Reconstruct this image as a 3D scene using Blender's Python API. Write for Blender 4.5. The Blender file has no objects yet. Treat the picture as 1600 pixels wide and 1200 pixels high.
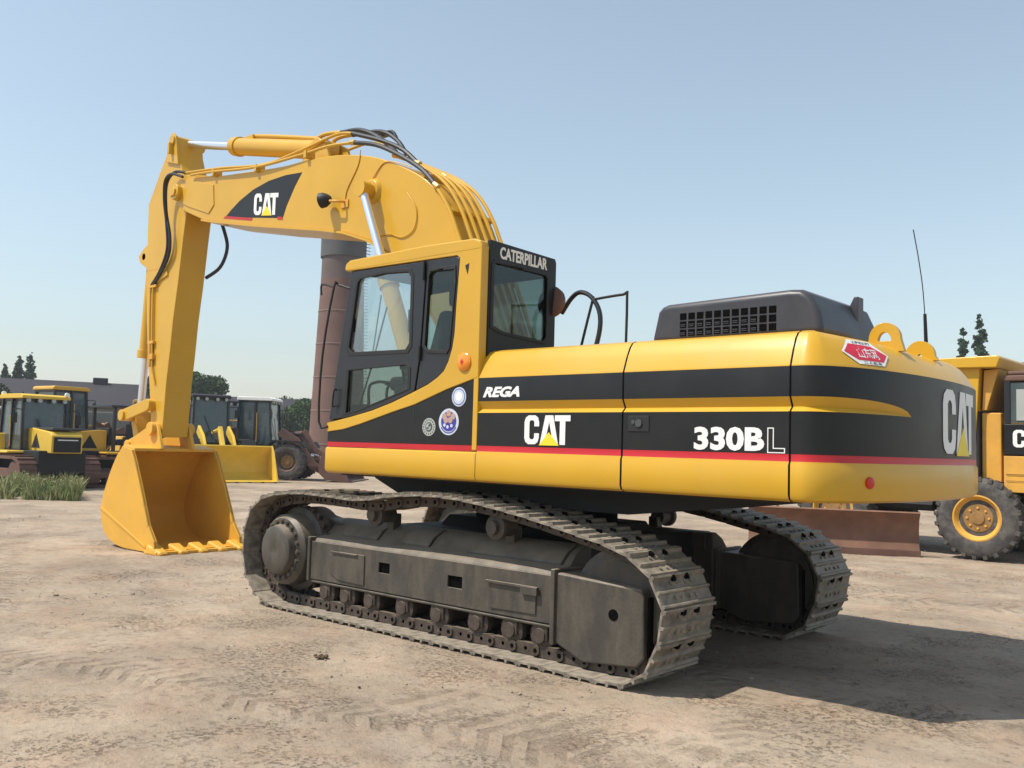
import bpy, bmesh, math, random
from mathutils import Vector, Matrix, noise, Quaternion
random.seed(7)
PI = math.pi
S = bpy.context.scene
COL = S.collection

# ------------------------------------------------------------------ camera
CAM = Vector((-5.545, 6.771, 1.594)); YAW, PIT, ROL, FPX = -.8435, .0682, .0282, 1450.
F_ = Vector((math.cos(YAW)*math.cos(PIT), math.sin(YAW)*math.cos(PIT), math.sin(PIT)))
R0 = F_.cross(Vector((0, 0, 1))).normalized(); U0 = R0.cross(F_)
R_ = R0*math.cos(ROL)+U0*math.sin(ROL); U_ = -R0*math.sin(ROL)+U0*math.cos(ROL)
cd = bpy.data.cameras.new('camera'); cam = bpy.data.objects.new('camera', cd); COL.objects.link(cam)
cd.sensor_width = 36; cd.lens = 36*FPX/1600; cd.clip_start = .1; cd.clip_end = 3000
cam.matrix_world = Matrix((( R_.x, U_.x, -F_.x, CAM.x), (R_.y, U_.y, -F_.y, CAM.y), (R_.z, U_.z, -F_.z, CAM.z), (0, 0, 0, 1)))
S.camera = cam

# ------------------------------------------------------------------ light
SUN = Vector((.34, .52, 1.0)).normalized()
w = bpy.data.worlds.new('World'); S.world = w; w.use_nodes = True
nt = w.node_tree; nt.nodes.clear()
wo = nt.nodes.new('ShaderNodeOutputWorld'); bg = nt.nodes.new('ShaderNodeBackground'); sk = nt.nodes.new('ShaderNodeTexSky')
sk.sky_type = 'NISHITA'; sk.sun_disc = False
sk.sun_elevation = math.asin(SUN.z); sk.sun_rotation = math.atan2(SUN.x, SUN.y)
sk.altitude = 0; sk.air_density = 1.5; sk.dust_density = .6; sk.ozone_density = 6.0
bg.inputs[1].default_value = .145
hs = nt.nodes.new('ShaderNodeHueSaturation'); hs.inputs['Saturation'].default_value = .64; hs.inputs['Hue'].default_value = .488
nt.links.new(sk.outputs[0], hs.inputs['Color']); nt.links.new(hs.outputs[0], bg.inputs[0]); nt.links.new(bg.outputs[0], wo.inputs[0])
sl = bpy.data.lights.new('sun', 'SUN'); so = bpy.data.objects.new('sun', sl); COL.objects.link(so)
sl.energy = 4.7; sl.angle = math.radians(.6); sl.color = (1, .93, .82)
so.rotation_euler = (-SUN).to_track_quat('-Z', 'Y').to_euler()
S.view_settings.view_transform = 'Standard'; S.view_settings.look = 'None'
S.view_settings.exposure = 0.12; S.view_settings.gamma = 1
S.render.engine = 'CYCLES'

# ------------------------------------------------------------------ materials
M = {}
def mat(name, col, rough=.6, metal=0, coat=0, var=.06, scale=3., dust=0, dustcol=(.34, .28, .21), bump=0, bscale=40, spec=.5, streak=0, top=0, topcol=(.27, .22, .165)):
    m = bpy.data.materials.new(name); m.use_nodes = True; t = m.node_tree; N = t.nodes; L = t.links
    b = N['Principled BSDF']; b.inputs['Roughness'].default_value = rough; b.inputs['Metallic'].default_value = metal
    b.inputs['Coat Weight'].default_value = coat; b.inputs['Coat Roughness'].default_value = .12
    b.inputs['Specular IOR Level'].default_value = spec
    tc = N.new('ShaderNodeTexCoord'); n1 = N.new('ShaderNodeTexNoise'); n1.inputs['Scale'].default_value = scale; n1.inputs['Detail'].default_value = 5
    L.new(tc.outputs['Object'], n1.inputs['Vector'])
    r = N.new('ShaderNodeMapRange'); r.inputs[1].default_value = .3; r.inputs[2].default_value = .7
    r.inputs[3].default_value = 1-var; r.inputs[4].default_value = 1+var; L.new(n1.outputs[0], r.inputs[0])
    mx = N.new('ShaderNodeMix'); mx.data_type = 'RGBA'; mx.blend_type = 'MULTIPLY'; mx.inputs[0].default_value = 1
    mx.inputs[6].default_value = (*col, 1); L.new(r.outputs[0], mx.inputs[7])
    out = mx.outputs[2]
    if dust:
        n2 = N.new('ShaderNodeTexNoise'); n2.inputs['Scale'].default_value = scale*1.7; n2.inputs['Detail'].default_value = 8; n2.inputs['Roughness'].default_value = .65
        mp = N.new('ShaderNodeMapping'); L.new(tc.outputs['Object'], mp.inputs[0]); L.new(mp.outputs[0], n2.inputs['Vector'])
        if streak: mp.inputs['Scale'].default_value = (streak, streak, .5)
        r2 = N.new('ShaderNodeMapRange'); r2.inputs[1].default_value = .42; r2.inputs[2].default_value = .7; r2.inputs[4].default_value = dust
        L.new(n2.outputs[0], r2.inputs[0])
        m2 = N.new('ShaderNodeMix'); m2.data_type = 'RGBA'; L.new(r2.outputs[0], m2.inputs[0]); L.new(out, m2.inputs[6]); m2.inputs[7].default_value = (*dustcol, 1)
        out = m2.outputs[2]
        r3 = N.new('ShaderNodeMapRange'); r3.inputs[3].default_value = rough; r3.inputs[4].default_value = .9; L.new(r2.outputs[0], r3.inputs[0]); L.new(r3.outputs[0], b.inputs['Roughness'])
    if top:       # dust settled on upward faces
        ge = N.new('ShaderNodeNewGeometry'); sx = N.new('ShaderNodeSeparateXYZ'); L.new(ge.outputs['Normal'], sx.inputs[0])
        n4 = N.new('ShaderNodeTexNoise'); n4.inputs['Scale'].default_value = 6; n4.inputs['Detail'].default_value = 7; L.new(tc.outputs['Object'], n4.inputs['Vector'])
        a4 = N.new('ShaderNodeMath'); a4.operation = 'MULTIPLY_ADD'; a4.inputs[1].default_value = 1.0; L.new(sx.outputs[2], a4.inputs[0]); L.new(n4.outputs[0], a4.inputs[2])
        r4 = N.new('ShaderNodeMapRange'); r4.inputs[1].default_value = .75; r4.inputs[2].default_value = 1.45; r4.inputs[4].default_value = top; L.new(a4.outputs[0], r4.inputs[0])
        m4 = N.new('ShaderNodeMix'); m4.data_type = 'RGBA'; L.new(r4.outputs[0], m4.inputs[0]); L.new(out, m4.inputs[6]); m4.inputs[7].default_value = (*topcol, 1); out = m4.outputs[2]
    if bump:
        n3 = N.new('ShaderNodeTexNoise'); n3.inputs['Scale'].default_value = bscale; n3.inputs['Detail'].default_value = 6
        L.new(tc.outputs['Object'], n3.inputs['Vector']); bp = N.new('ShaderNodeBump'); bp.inputs['Strength'].default_value = bump; bp.inputs['Distance'].default_value = .01
        L.new(n3.outputs[0], bp.inputs['Height']); L.new(bp.outputs[0], b.inputs['Normal'])
    L.new(out, b.inputs['Base Color']); M[name] = m; return m
YEL = (.61, .342, .020)
mat('yellow_paint', YEL, .36, coat=.18, spec=.4, var=.05, scale=1.5, dust=.16, dustcol=(.54, .35, .10), bump=.14, bscale=2.4)
mat('bucket_paint', (.68, .36, .035), .5, coat=.1, var=.06, scale=2, dust=.25, dustcol=(.52, .30, .09), bump=.15, bscale=25)
mat('yellow_old', (.70, .36, .05), .55, var=.12, scale=2, dust=.35, dustcol=(.35, .22, .1))
mat('yellow_bright', (.70, .46, .045), .5, var=.08, scale=2, dust=.2, dustcol=(.4, .28, .1))
mat('black_paint', (.012, .0122, .013), .36, spec=.32, var=.1, dust=.15, dustcol=(.045, .042, .038), scale=2)
mat('door_paint', (.012, .013, .017), .42, coat=.1, var=.1)
mat('hood_plastic', (.036, .036, .046), .38, top=.12, var=.06, dust=.15, dustcol=(.12, .11, .10))
mat('red_stripe', (.50, .012, .02), .4)
mat('white_decal', (.80, .80, .78), .5, var=.03)
mat('decal_yellow', (.85, .66, .03), .5)
mat('hub_brown', (.30, .16, .045), .7, var=.25, scale=6, dust=.5, dustcol=(.22, .15, .09))
mat('rubber', (.018, .018, .02), .6, dust=.3, dustcol=(.08, .075, .07))
mat('seal', (.012, .012, .013), .6)
mat('hose', (.02, .022, .028), .4)
mat('chrome', (.80, .80, .82), .32, metal=1, var=.03)
mat('steel_frame', (.050, .044, .036), .5, var=.22, scale=3, dust=.5, dustcol=(.15, .12, .088), bump=.3, bscale=35, streak=1.5, top=.85)
mat('track_steel', (.17, .148, .12), .42, var=.35, scale=7, dust=.85, dustcol=(.38, .32, .245), top=.4, topcol=(.40, .34, .26), bump=.4, bscale=45)
mat('chain_steel', (.045, .033, .026), .6, top=.5, var=.3, scale=9, dust=.6, dustcol=(.12, .08, .055), bump=.4, bscale=40)
mat('dark_steel', (.010, .010, .010), .7, var=.2)
mat('grease_hole_shade', (.003, .003, .003), .9, spec=.05)  # near black: greasy steel, also the painted shade of holes and openings
mat('inside_black', (.015, .015, .017), .8)
mat('seat_cloth', (.035, .038, .045), .8)
mat('cab_trim', (.06, .065, .068), .7)
mat('orange_lens', (.85, .26, .01), .2, coat=.6)
mat('red_reflector', (.55, .02, .01), .3)
mat('brick', (.15, .085, .068), .9, var=.12, scale=.6, bump=.5, bscale=6)
mat('chimney_cap', (.085, .085, .085), .9, var=.12, scale=.5)
mat('band_pale', (.22, .15, .125), .9)
mat('shaft_grey', (.115, .088, .08), .9, var=.12, scale=.5)
mat('roof_dark', (.026, .022, .028), .8, var=.15, scale=.3)
mat('wall_grey', (.18, .19, .17), .9, var=.12, scale=.4)
mat('wall_pale', (.42, .38, .28), .9)
mat('dusty_glass', (.05, .075, .085), .15, coat=.5, var=.15, dust=.35, dustcol=(.16, .19, .19), scale=1)
mat('rust', (.19, .095, .06), .8, var=.25, scale=3, dust=.6, dustcol=(.16, .09, .065), bump=.3)
mat('rusty_brown', (.12, .06, .045), .7, var=.25, scale=2, dust=.5, dustcol=(.20, .12, .08), bump=.2)
mat('tyre', (.055, .052, .05), .85, var=.15, dust=.8, dustcol=(.17, .15, .13), scale=5, bump=.2)
mat('bark', (.10, .075, .05), .9)
mat('stone', (.32, .265, .20), .95, var=.25, scale=20)
mat('clod', (.10, .065, .04), .95, var=.3, scale=30, bump=.5)
mat('blue_decal', (.12, .17, .45), .5); mat('pale_decal', (.55, .60, .68), .5); mat('skin_decal', (.45, .30, .24), .5)
mat('grey_decal', (.38, .40, .37), .5); mat('navy_decal', (.05, .04, .30), .5); mat('ink_decal', (.05, .06, .06), .5); mat('red_decal', (.62, .02, .05), .5)

def leafmat(name, a, b_):
    m = bpy.data.materials.new(name); m.use_nodes = True; t = m.node_tree; N = t.nodes; L = t.links; b = N['Principled BSDF']
    b.inputs['Roughness'].default_value = .7; b.inputs['Specular IOR Level'].default_value = .2
    tc = N.new('ShaderNodeTexCoord'); n1 = N.new('ShaderNodeTexNoise'); n1.inputs['Scale'].default_value = .8; n1.inputs['Detail'].default_value = 6
    L.new(tc.outputs['Object'], n1.inputs['Vector']); cr = N.new('ShaderNodeValToRGB')
    cr.color_ramp.elements[0].position = .35; cr.color_ramp.elements[1].position = .65
    cr.color_ramp.elements[0].color = (*a, 1); cr.color_ramp.elements[1].color = (*b_, 1)
    L.new(n1.outputs[0], cr.inputs[0]); L.new(cr.outputs[0], b.inputs['Base Color']); M[name] = m
leafmat('leaf_dark', (.020, .045, .022), (.045, .085, .035))
leafmat('leaf_mid', (.030, .065, .025), (.075, .12, .04))
leafmat('weed', (.15, .20, .07), (.40, .38, .19))

def glassmat(name, tint, gloss=.05):
    m = bpy.data.materials.new(name); m.use_nodes = True; t = m.node_tree; N = t.nodes; L = t.links; N.remove(N['Principled BSDF'])
    tr = N.new('ShaderNodeBsdfTransparent'); tr.inputs[0].default_value = (*tint, 1)
    gl = N.new('ShaderNodeBsdfGlossy'); gl.inputs['Roughness'].default_value = .03; gl.inputs['Color'].default_value = (.9, .95, 1, 1)
    lw = N.new('ShaderNodeLayerWeight'); lw.inputs[0].default_value = .5
    pw = N.new('ShaderNodeMath'); pw.operation = 'POWER'; pw.inputs[1].default_value = 4.; L.new(lw.outputs['Facing'], pw.inputs[0])
    ad = N.new('ShaderNodeMath'); ad.operation = 'MULTIPLY_ADD'; ad.inputs[1].default_value = .5; ad.inputs[2].default_value = gloss; ad.use_clamp = True
    mx = N.new('ShaderNodeMixShader'); L.new(pw.outputs[0], ad.inputs[0]); L.new(ad.outputs[0], mx.inputs[0]); L.new(tr.outputs[0], mx.inputs[1]); L.new(gl.outputs[0], mx.inputs[2])
    L.new(mx.outputs[0], N['Material Output'].inputs[0]); M[name] = m
glassmat('clear_glass', (.88, .92, .92), .12); glassmat('tinted_glass', (.62, .68, .64), .04); glassmat('dark_glass', (.40, .46, .42), .05)

def groundmat():
    m = bpy.data.materials.new('dirt'); m.use_nodes = True; t = m.node_tree; N = t.nodes; L = t.links; b = N['Principled BSDF']
    b.inputs['Roughness'].default_value = .95; b.inputs['Specular IOR Level'].default_value = .15
    g = N.new('ShaderNodeNewGeometry')
    def nz(sc, det=6, rot=0, scl=(1, 1, 1), rg=.6):
        mp = N.new('ShaderNodeMapping'); mp.inputs['Rotation'].default_value = (0, 0, rot); mp.inputs['Scale'].default_value = scl
        L.new(g.outputs['Position'], mp.inputs[0]); n = N.new('ShaderNodeTexNoise'); n.inputs['Scale'].default_value = sc; n.inputs['Detail'].default_value = det
        n.inputs['Roughness'].default_value = rg; L.new(mp.outputs[0], n.inputs['Vector']); return n.outputs[0]
    def ramp(v, els):
        c = N.new('ShaderNodeValToRGB'); e = c.color_ramp.elements
        while len(e) < len(els): e.new(.5)
        for k, (p, cc) in enumerate(els): e[k].position = p; e[k].color = (*cc, 1)
        L.new(v, c.inputs[0]); return c.outputs[0]
    def mix(f, a, c, mode='MIX'):
        x = N.new('ShaderNodeMix'); x.data_type = 'RGBA'; x.blend_type = mode
        if isinstance(f, float): x.inputs[0].default_value = f
        else: L.new(f, x.inputs[0])
        L.new(a, x.inputs[6]); L.new(c, x.inputs[7]); return x.outputs[2]
    base = ramp(nz(.8, 10, 0, (1, 1, 1), .68), [(.3, (.28, .222, .165)), (.5, (.355, .288, .218)), (.68, (.44, .362, .28))])
    grey = ramp(nz(.45, 9, .4, (.7, 1.2, 1), .65), [(.36, (.80, .80, .81)), (.52, (1, 1, 1)), (.8, (1.08, 1.05, 1.0))])
    c1 = mix(1.0, base, grey, 'MULTIPLY')
    pinkn = ramp(nz(1.7, 5), [(.45, (1, 1, 1)), (.7, (1.07, .975, .945))]); c1 = mix(1.0, c1, pinkn, 'MULTIPLY')
    fine = ramp(nz(14, 8, 0, (1, 1, 1), .7), [(.32, (.55, .53, .50)), (.44, (1, 1, 1)), (.7, (1.16, 1.14, 1.1))]); c2 = mix(.85, c1, fine, 'MULTIPLY')
    grit = ramp(nz(70, 3), [(.28, (.45, .42, .4)), (.37, (1, 1, 1))]); c3 = mix(.8, c2, grit, 'MULTIPLY')
    ru = ramp(nz(1.0, 10, -.84, (.3, 1.1, 1), .75), [(.36, (.84, .83, .82)), (.47, (1, 1, 1)), (.66, (1.04, 1.04, 1.03))]); c4 = mix(.8, c3, ru, 'MULTIPLY')
    # tread prints pressed into the dirt along worn lanes
    sep = N.new('ShaderNodeSeparateXYZ'); L.new(g.outputs['Position'], sep.inputs[0])
    def mth(op, a, c=None, clamp=False):
        x = N.new('ShaderNodeMath'); x.operation = op; x.use_clamp = clamp
        for i, v in enumerate((a, c)):
            if v is None: continue
            if isinstance(v, (int, float)): x.inputs[i].default_value = v
            else: L.new(v, x.inputs[i])
        return x.outputs[0]
    wob = mth('MULTIPLY', mth('SUBTRACT', nz(.35, 2), .5), 1.1)
    def lane(ca, sa, v0, half, freq, u0, u1, skew):
        u = mth('ADD', mth('MULTIPLY', sep.outputs[0], ca), mth('MULTIPLY', sep.outputs[1], sa))
        v = mth('ADD', mth('ADD', mth('MULTIPLY', sep.outputs[0], -sa), mth('MULTIPLY', sep.outputs[1], ca)), wob)
        e = mth('SUBTRACT', half, mth('ABSOLUTE', mth('SUBTRACT', v, v0))); m = mth('MULTIPLY', e, 14., True)
        m = mth('MULTIPLY', m, mth('MULTIPLY', mth('SUBTRACT', u, u0), 3., True)); m = mth('MULTIPLY', m, mth('MULTIPLY', mth('SUBTRACT', u1, u), 3., True))
        wv = mth('SINE', mth('ADD', mth('MULTIPLY', u, freq), mth('MULTIPLY', mth('ABSOLUTE', mth('SUBTRACT', v, v0)), skew)))
        wv = mth('MULTIPLY', mth('ADD', wv, .2), 1.4, True)
        patch = mth('MULTIPLY', mth('SUBTRACT', nz(2.3, 8, 0, (1, 1, 1), .72), .45), 7., True)
        return mth('MULTIPLY', mth('MULTIPLY', m, wv), patch)
    tr = lane(1, 0, 2.55, .33, 31., -6, -.9, 0)
    for a in ((.95, .31, 3.4, .28, 38., -4.5, 6, 20.), (.95, .31, 1.9, .26, 38., -6, -2.2, 20.), (.6, -.8, -1.2, .22, 42., -6, 8, 22.), (.92, -.38, 4.6, .25, 38., -2, 9, 20.), (.97, .24, -3.6, .3, 36., -9, 9, 20.)): tr = mth('MAXIMUM', tr, lane(*a))
    tr = mth('MULTIPLY', tr, mth('MULTIPLY', nz(7, 6), 1.5, True))
    dk_ = ramp(tr, [(0, (1, 1, 1)), (1, (.76, .74, .72))]); c4 = mix(.7, c4, dk_, 'MULTIPLY')
    cr_ = mth('MULTIPLY', mth('MULTIPLY', mth('SUBTRACT', nz(30, 5, 0, (1, 1, 1), .75), .53), 12., True), mth('MULTIPLY', mth('SUBTRACT', nz(1.1, 6, 1.1), .50), 9., True))
    c4 = mix(.9, c4, ramp(cr_, [(0, (1, 1, 1)), (1, (.66, .63, .60))]), 'MULTIPLY')
    L.new(c4, b.inputs['Base Color'])
    bt_ = N.new('ShaderNodeBump'); bt_.invert = True; bt_.inputs['Strength'].default_value = .9; bt_.inputs['Distance'].default_value = .02; L.new(mth('ADD', tr, mth('MULTIPLY', cr_, .6)), bt_.inputs['Height'])
    bp = N.new('ShaderNodeBump'); bp.inputs['Strength'].default_value = .8; bp.inputs['Distance'].default_value = .03; L.new(nz(9, 9, 0, (1, 1, 1), .7), bp.inputs['Height']); L.new(bt_.outputs[0], bp.inputs['Normal'])
    bp2 = N.new('ShaderNodeBump'); bp2.inputs['Strength'].default_value = .6; bp2.inputs['Distance'].default_value = .012; L.new(nz(55, 5), bp2.inputs['Height']); L.new(bp.outputs[0], bp2.inputs['Normal'])
    L.new(bp2.outputs[0], b.inputs['Normal']); M['dirt'] = m
groundmat()

# ------------------------------------------------------------------ helpers
def tag(o, label=None, cat=None, group=None, kind=None):
    for k, v in (('label', label), ('category', cat), ('group', group), ('kind', kind)):
        if v: o[k] = v
    return o
def empty(name, loc=(0, 0, 0), rz=0, parent=None):
    o = bpy.data.objects.new(name, None); COL.objects.link(o); o.location = loc; o.rotation_euler = (0, 0, rz)
    if parent: o.parent = parent
    return o
def finish(o, parent, bevel=0, ang=35, seg=2):
    COL.objects.link(o)
    if parent is not None: o.parent = parent
    me = o.data
    for p in me.polygons: p.use_smooth = True
    me.set_sharp_from_angle(angle=math.radians(ang))
    if bevel:
        b = o.modifiers.new('bevel', 'BEVEL'); b.width = bevel; b.segments = seg; b.limit_method = 'ANGLE'; b.angle_limit = math.radians(40); b.harden_normals = True
    return o
class MB:
    def __init__(s): s.b = bmesh.new(); s.mi = 0
    def quad(s, vs):
        v = [s.b.verts.new(p) for p in vs]; f = s.b.faces.new(v); f.material_index = s.mi; return f
    def hexa(s, p):   # 8 points: bottom 4 ccw, top 4 ccw
        v = [s.b.verts.new(q) for q in p]
        for q in ((3, 2, 1, 0), (4, 5, 6, 7), (0, 1, 5, 4), (1, 2, 6, 5), (2, 3, 7, 6), (3, 0, 4, 7)):
            f = s.b.faces.new([v[i] for i in q]); f.material_index = s.mi
        return s
    def box(s, x0, x1, y0, y1, z0, z1, m=None):
        P = [Vector(q) for q in ((x0, y0, z0), (x1, y0, z0), (x1, y1, z0), (x0, y1, z0), (x0, y0, z1), (x1, y0, z1), (x1, y1, z1), (x0, y1, z1))]
        if m: P = [m @ q for q in P]
        s.hexa(P); return s
    def prism(s, pts, axis, lo, hi):   # 2D outline swept along an axis ('y': pts are x,z ; 'x': y,z ; 'z': x,y)
        def P(a, c, h): return (a, h, c) if axis == 'y' else (h, a, c) if axis == 'x' else (a, c, h)
        A = [s.b.verts.new(P(a, c, lo)) for a, c in pts]; B = [s.b.verts.new(P(a, c, hi)) for a, c in pts]
        n = len(pts); fs = [s.b.faces.new(A), s.b.faces.new(B[::-1])]
        for i in range(n): fs.append(s.b.faces.new((A[(i+1) % n], A[i], B[i], B[(i+1) % n])))
        for f in fs: f.material_index = s.mi
        return s
    def cyl(s, p0, p1, r0, r1=None, seg=20, caps=True):
        p0 = Vector(p0); p1 = Vector(p1); r1 = r0 if r1 is None else r1; d = (p1-p0).normalized(); q = d.to_track_quat('Z', 'Y')
        A = []; B = []
        for k in range(seg):
            e = q @ Vector((math.cos(2*PI*k/seg), math.sin(2*PI*k/seg), 0)); A.append(s.b.verts.new(p0+e*r0)); B.append(s.b.verts.new(p1+e*r1))
        for k in range(seg):
            f = s.b.faces.new((A[k], A[(k+1) % seg], B[(k+1) % seg], B[k])); f.material_index = s.mi
        if caps:
            f = s.b.faces.new(A[::-1]); f.material_index = s.mi; f = s.b.faces.new(B); f.material_index = s.mi
        return s
    def lathe(s, c, axis, prof, seg=40):   # prof: (along, radius)
        c = Vector(c); q = Vector(axis).to_track_quat('Z', 'Y'); rings = []
        for h, r in prof:
            rings.append([s.b.verts.new(c+q @ Vector((r*math.cos(2*PI*k/seg), r*math.sin(2*PI*k/seg), h))) for k in range(seg)])
        for a, b in zip(rings, rings[1:]):
            for k in range(seg):
                f = s.b.faces.new((a[k], a[(k+1) % seg], b[(k+1) % seg], b[k])); f.material_index = s.mi
        f = s.b.faces.new(rings[0][::-1]); f.material_index = s.mi; f = s.b.faces.new(rings[-1]); f.material_index = s.mi; return s
    def tube(s, pts, r, seg=8, sm=True, sub=5):
        P = [Vector(p) for p in pts]
        if sm and len(P) > 2: P = catmull(P, sub)
        rings = []; up = None
        for i, p in enumerate(P):
            d = (P[min(i+1, len(P)-1)]-P[max(i-1, 0)]).normalized()
            if up is None: up = d.orthogonal().normalized()
            up = (up-d*up.dot(d)).normalized(); si = d.cross(up)
            rings.append([s.b.verts.new(p+(up*math.cos(2*PI*k/seg)+si*math.sin(2*PI*k/seg))*r) for k in range(seg)])
        for a, b in zip(rings, rings[1:]):
            for k in range(seg):
                f = s.b.faces.new((a[k], a[(k+1) % seg], b[(k+1) % seg], b[k])); f.material_index = s.mi
        f = s.b.faces.new(rings[0][::-1]); f.material_index = s.mi; f = s.b.faces.new(rings[-1]); f.material_index = s.mi; return s
    def build(s, name, m, parent=None, bevel=0, ang=35, seg=2, each=False):
        bmesh.ops.recalc_face_normals(s.b, faces=s.b.faces)
        if each:      # every loose piece becomes an object of its own
            seen = set(); out = None
            for v0 in list(s.b.verts):
                if v0 in seen: continue
                isl = [v0]; seen.add(v0)
                for v in isl:
                    for e in v.link_edges:
                        o = e.other_vert(v)
                        if o not in seen: seen.add(o); isl.append(o)
                idx = {v: i for i, v in enumerate(isl)}; fs = {f for v in isl for f in v.link_faces}
                me = bpy.data.meshes.new(name); me.from_pydata([v.co[:] for v in isl], [], [[idx[v] for v in f.verts] for f in fs]); me.materials.append(M[m])
                out = finish(bpy.data.objects.new(name, me), parent, bevel, ang, seg)
            s.b.free(); return out
        me = bpy.data.meshes.new(name); s.b.to_mesh(me); s.b.free()
        for q in (m if isinstance(m, (list, tuple)) else [m]): me.materials.append(M[q])
        return finish(bpy.data.objects.new(name, me), parent, bevel, ang, seg)
def catmull(P, sub=5, closed=False):
    out = []; n = len(P)
    for i in range(n if closed else n-1):
        g = (lambda k: P[k % n]) if closed else (lambda k: P[max(0, min(n-1, k))])
        a, b, c, d = g(i-1), g(i), g(i+1), g(i+2)
        for k in range(sub):
            t = k/sub; out.append(.5*((2*b)+(c-a)*t+(2*a-5*b+4*c-d)*t*t+(3*b-a-3*c+d)*t*t*t))
    if not closed: out.append(P[-1])
    return out
SIDE = Matrix(((-1, 0, 0, 0), (0, 0, 1, 0), (0, 1, 0, 0), (0, 0, 0, 1)))          # local x -> -X, y -> Z, out -> +Y
REAR = Matrix(((0, 0, -1, 0), (-1, 0, 0, 0), (0, 1, 0, 0), (0, 0, 0, 1)))         # local x -> -Y, y -> Z, out -> -X
def curve_mesh(cu, name):
    o = bpy.data.objects.new(name, cu); COL.objects.link(o)
    dg = bpy.context.evaluated_depsgraph_get(); dg.update(); me = bpy.data.meshes.new_from_object(o.evaluated_get(dg)); bpy.data.objects.remove(o); me.name = name; return me
def rounded(pts, r, n=4):
    if not r: return pts
    out = []; m = len(pts)
    for i in range(m):
        a, b, c = Vector(pts[i-1]), Vector(pts[i]), Vector(pts[(i+1) % m]); da, dc = (a-b), (c-b); rr = min(r, da.length*.45, dc.length*.45)
        p, q = b+da.normalized()*rr, b+dc.normalized()*rr
        for k in range(n+1):
            t = k/n; out.append(tuple(p*(1-t)**2+b*2*t*(1-t)+q*t*t))
    return out
def plate(name, outer, holes, frame, at, th, m, parent=None, bevel=0, r=0, rh=0):
    """flat sheet with openings; outline in (x,z) for SIDE or (y,z) for REAR; its inner face lies at `at`, grown outwards by th"""
    cu = bpy.data.curves.new(name, 'CURVE'); cu.dimensions = '2D'; cu.fill_mode = 'BOTH'; cu.extrude = th/2
    for k, pl in enumerate([rounded(outer, r)]+[rounded(h, rh) for h in holes]):
        sp = cu.splines.new('POLY'); sp.points.add(len(pl)-1); sp.use_cyclic_u = True
        for i, p in enumerate(pl): sp.points[i].co = (-p[0], p[1], 0, 1)
    me = curve_mesh(cu, name); bm = bmesh.new(); bm.from_mesh(me); bmesh.ops.remove_doubles(bm, verts=bm.verts, dist=1e-5); bmesh.ops.recalc_face_normals(bm, faces=bm.faces); bm.to_mesh(me); bm.free()
    off = Vector((0, at+th/2, 0)) if frame is SIDE else Vector((at-th/2, 0, 0))
    me.transform(Matrix.Translation(off) @ frame); me.materials.clear(); me.materials.append(M[m])
    me.validate()
    return finish(bpy.data.objects.new(name, me), parent, bevel)
def polys(name, lists, frame_m, th, m, parent, wrap=None):
    """raised lettering: list of 2D outlines (outer or hole) placed by a 4x4"""
    cu = bpy.data.curves.new(name, 'CURVE'); cu.dimensions = '2D'; cu.fill_mode = 'BOTH'; cu.extrude = th/2
    for pl in lists:
        sp = cu.splines.new('POLY'); sp.points.add(len(pl)-1); sp.use_cyclic_u = True
        for i, p in enumerate(pl): sp.points[i].co = (p[0], p[1], 0, 1)
    me = curve_mesh(cu, name); me.transform(frame_m)
    if wrap:
        for v in me.vertices: v.co = wrap(v.co)
    me.materials.clear(); me.materials.append(M[m]); return finish(bpy.data.objects.new(name, me), parent)
def textmesh(name, s, w, h, frame_m, m, parent, bold=.03, shear=0, th=.003, outline=False):
    cu = bpy.data.curves.new(name, 'FONT'); cu.body = s; cu.size = 1; cu.offset = bold; cu.extrude = .001; cu.shear = shear; cu.resolution_u = 3
    if outline: cu.fill_mode = 'NONE'; cu.offset = 0; cu.extrude = 0; cu.bevel_depth = .028; cu.bevel_resolution = 0
    me = curve_mesh(cu, name); xs = [v.co.x for v in me.vertices]; ys = [v.co.y for v in me.vertices]
    x0, x1, y0, y1 = min(xs), max(xs), min(ys), max(ys)
    for v in me.vertices: v.co = Vector(((v.co.x-x0)/(x1-x0)*w, (v.co.y-y0)/(y1-y0)*h, v.co.z/(.002 if not outline else .056)*th))
    me.transform(frame_m); me.materials.clear(); me.materials.append(M[m]); return finish(bpy.data.objects.new(name, me), parent)
C_ = [(.62, .62), (.62, .76), (.57, .92), (.45, 1), (.17, 1), (.05, .92), (0, .78), (0, .22), (.05, .08), (.17, 0), (.45, 0), (.57, .08), (.62, .24), (.62, .38), (.42, .38), (.42, .23), (.37, .17), (.26, .17), (.21, .23), (.21, .77), (.26, .83), (.37, .83), (.42, .77), (.42, .62)]
A_ = [(.66, 0), (.88, 1), (1.20, 1), (1.42, 0), (1.22, 0), (1.04, .78), (.86, 0)]
T_ = [(1.27, .8), (1.27, 1), (1.9, 1), (1.9, .8), (1.70, .8), (1.70, 0), (1.48, 0), (1.48, .8)]
TRI = [(.64, -.03), (1.04, .42), (1.46, -.03)]
def logo(parent, frame_m, w, h, wrap=None, tri=True):
    sc = lambda L, k=1: [(a/1.9*w, b*h) for a, b in L]
    o = polys('lettering', [sc(C_), sc(A_), sc(T_)], frame_m, .003, 'white_decal', parent, wrap)
    if tri: polys('triangle', [sc(TRI)], frame_m @ Matrix.Translation((0, 0, .004)), .003, 'decal_yellow', parent, wrap)
    return o
def at(px, dist, z=0.):
    """ground point in a viewing direction at a given depth in metres"""
    d = F_+R_*((px-800)/FPX)-U_*((690-600)/FPX); return Vector((CAM.x+d.x*dist, CAM.y+d.y*dist, z))
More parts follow.
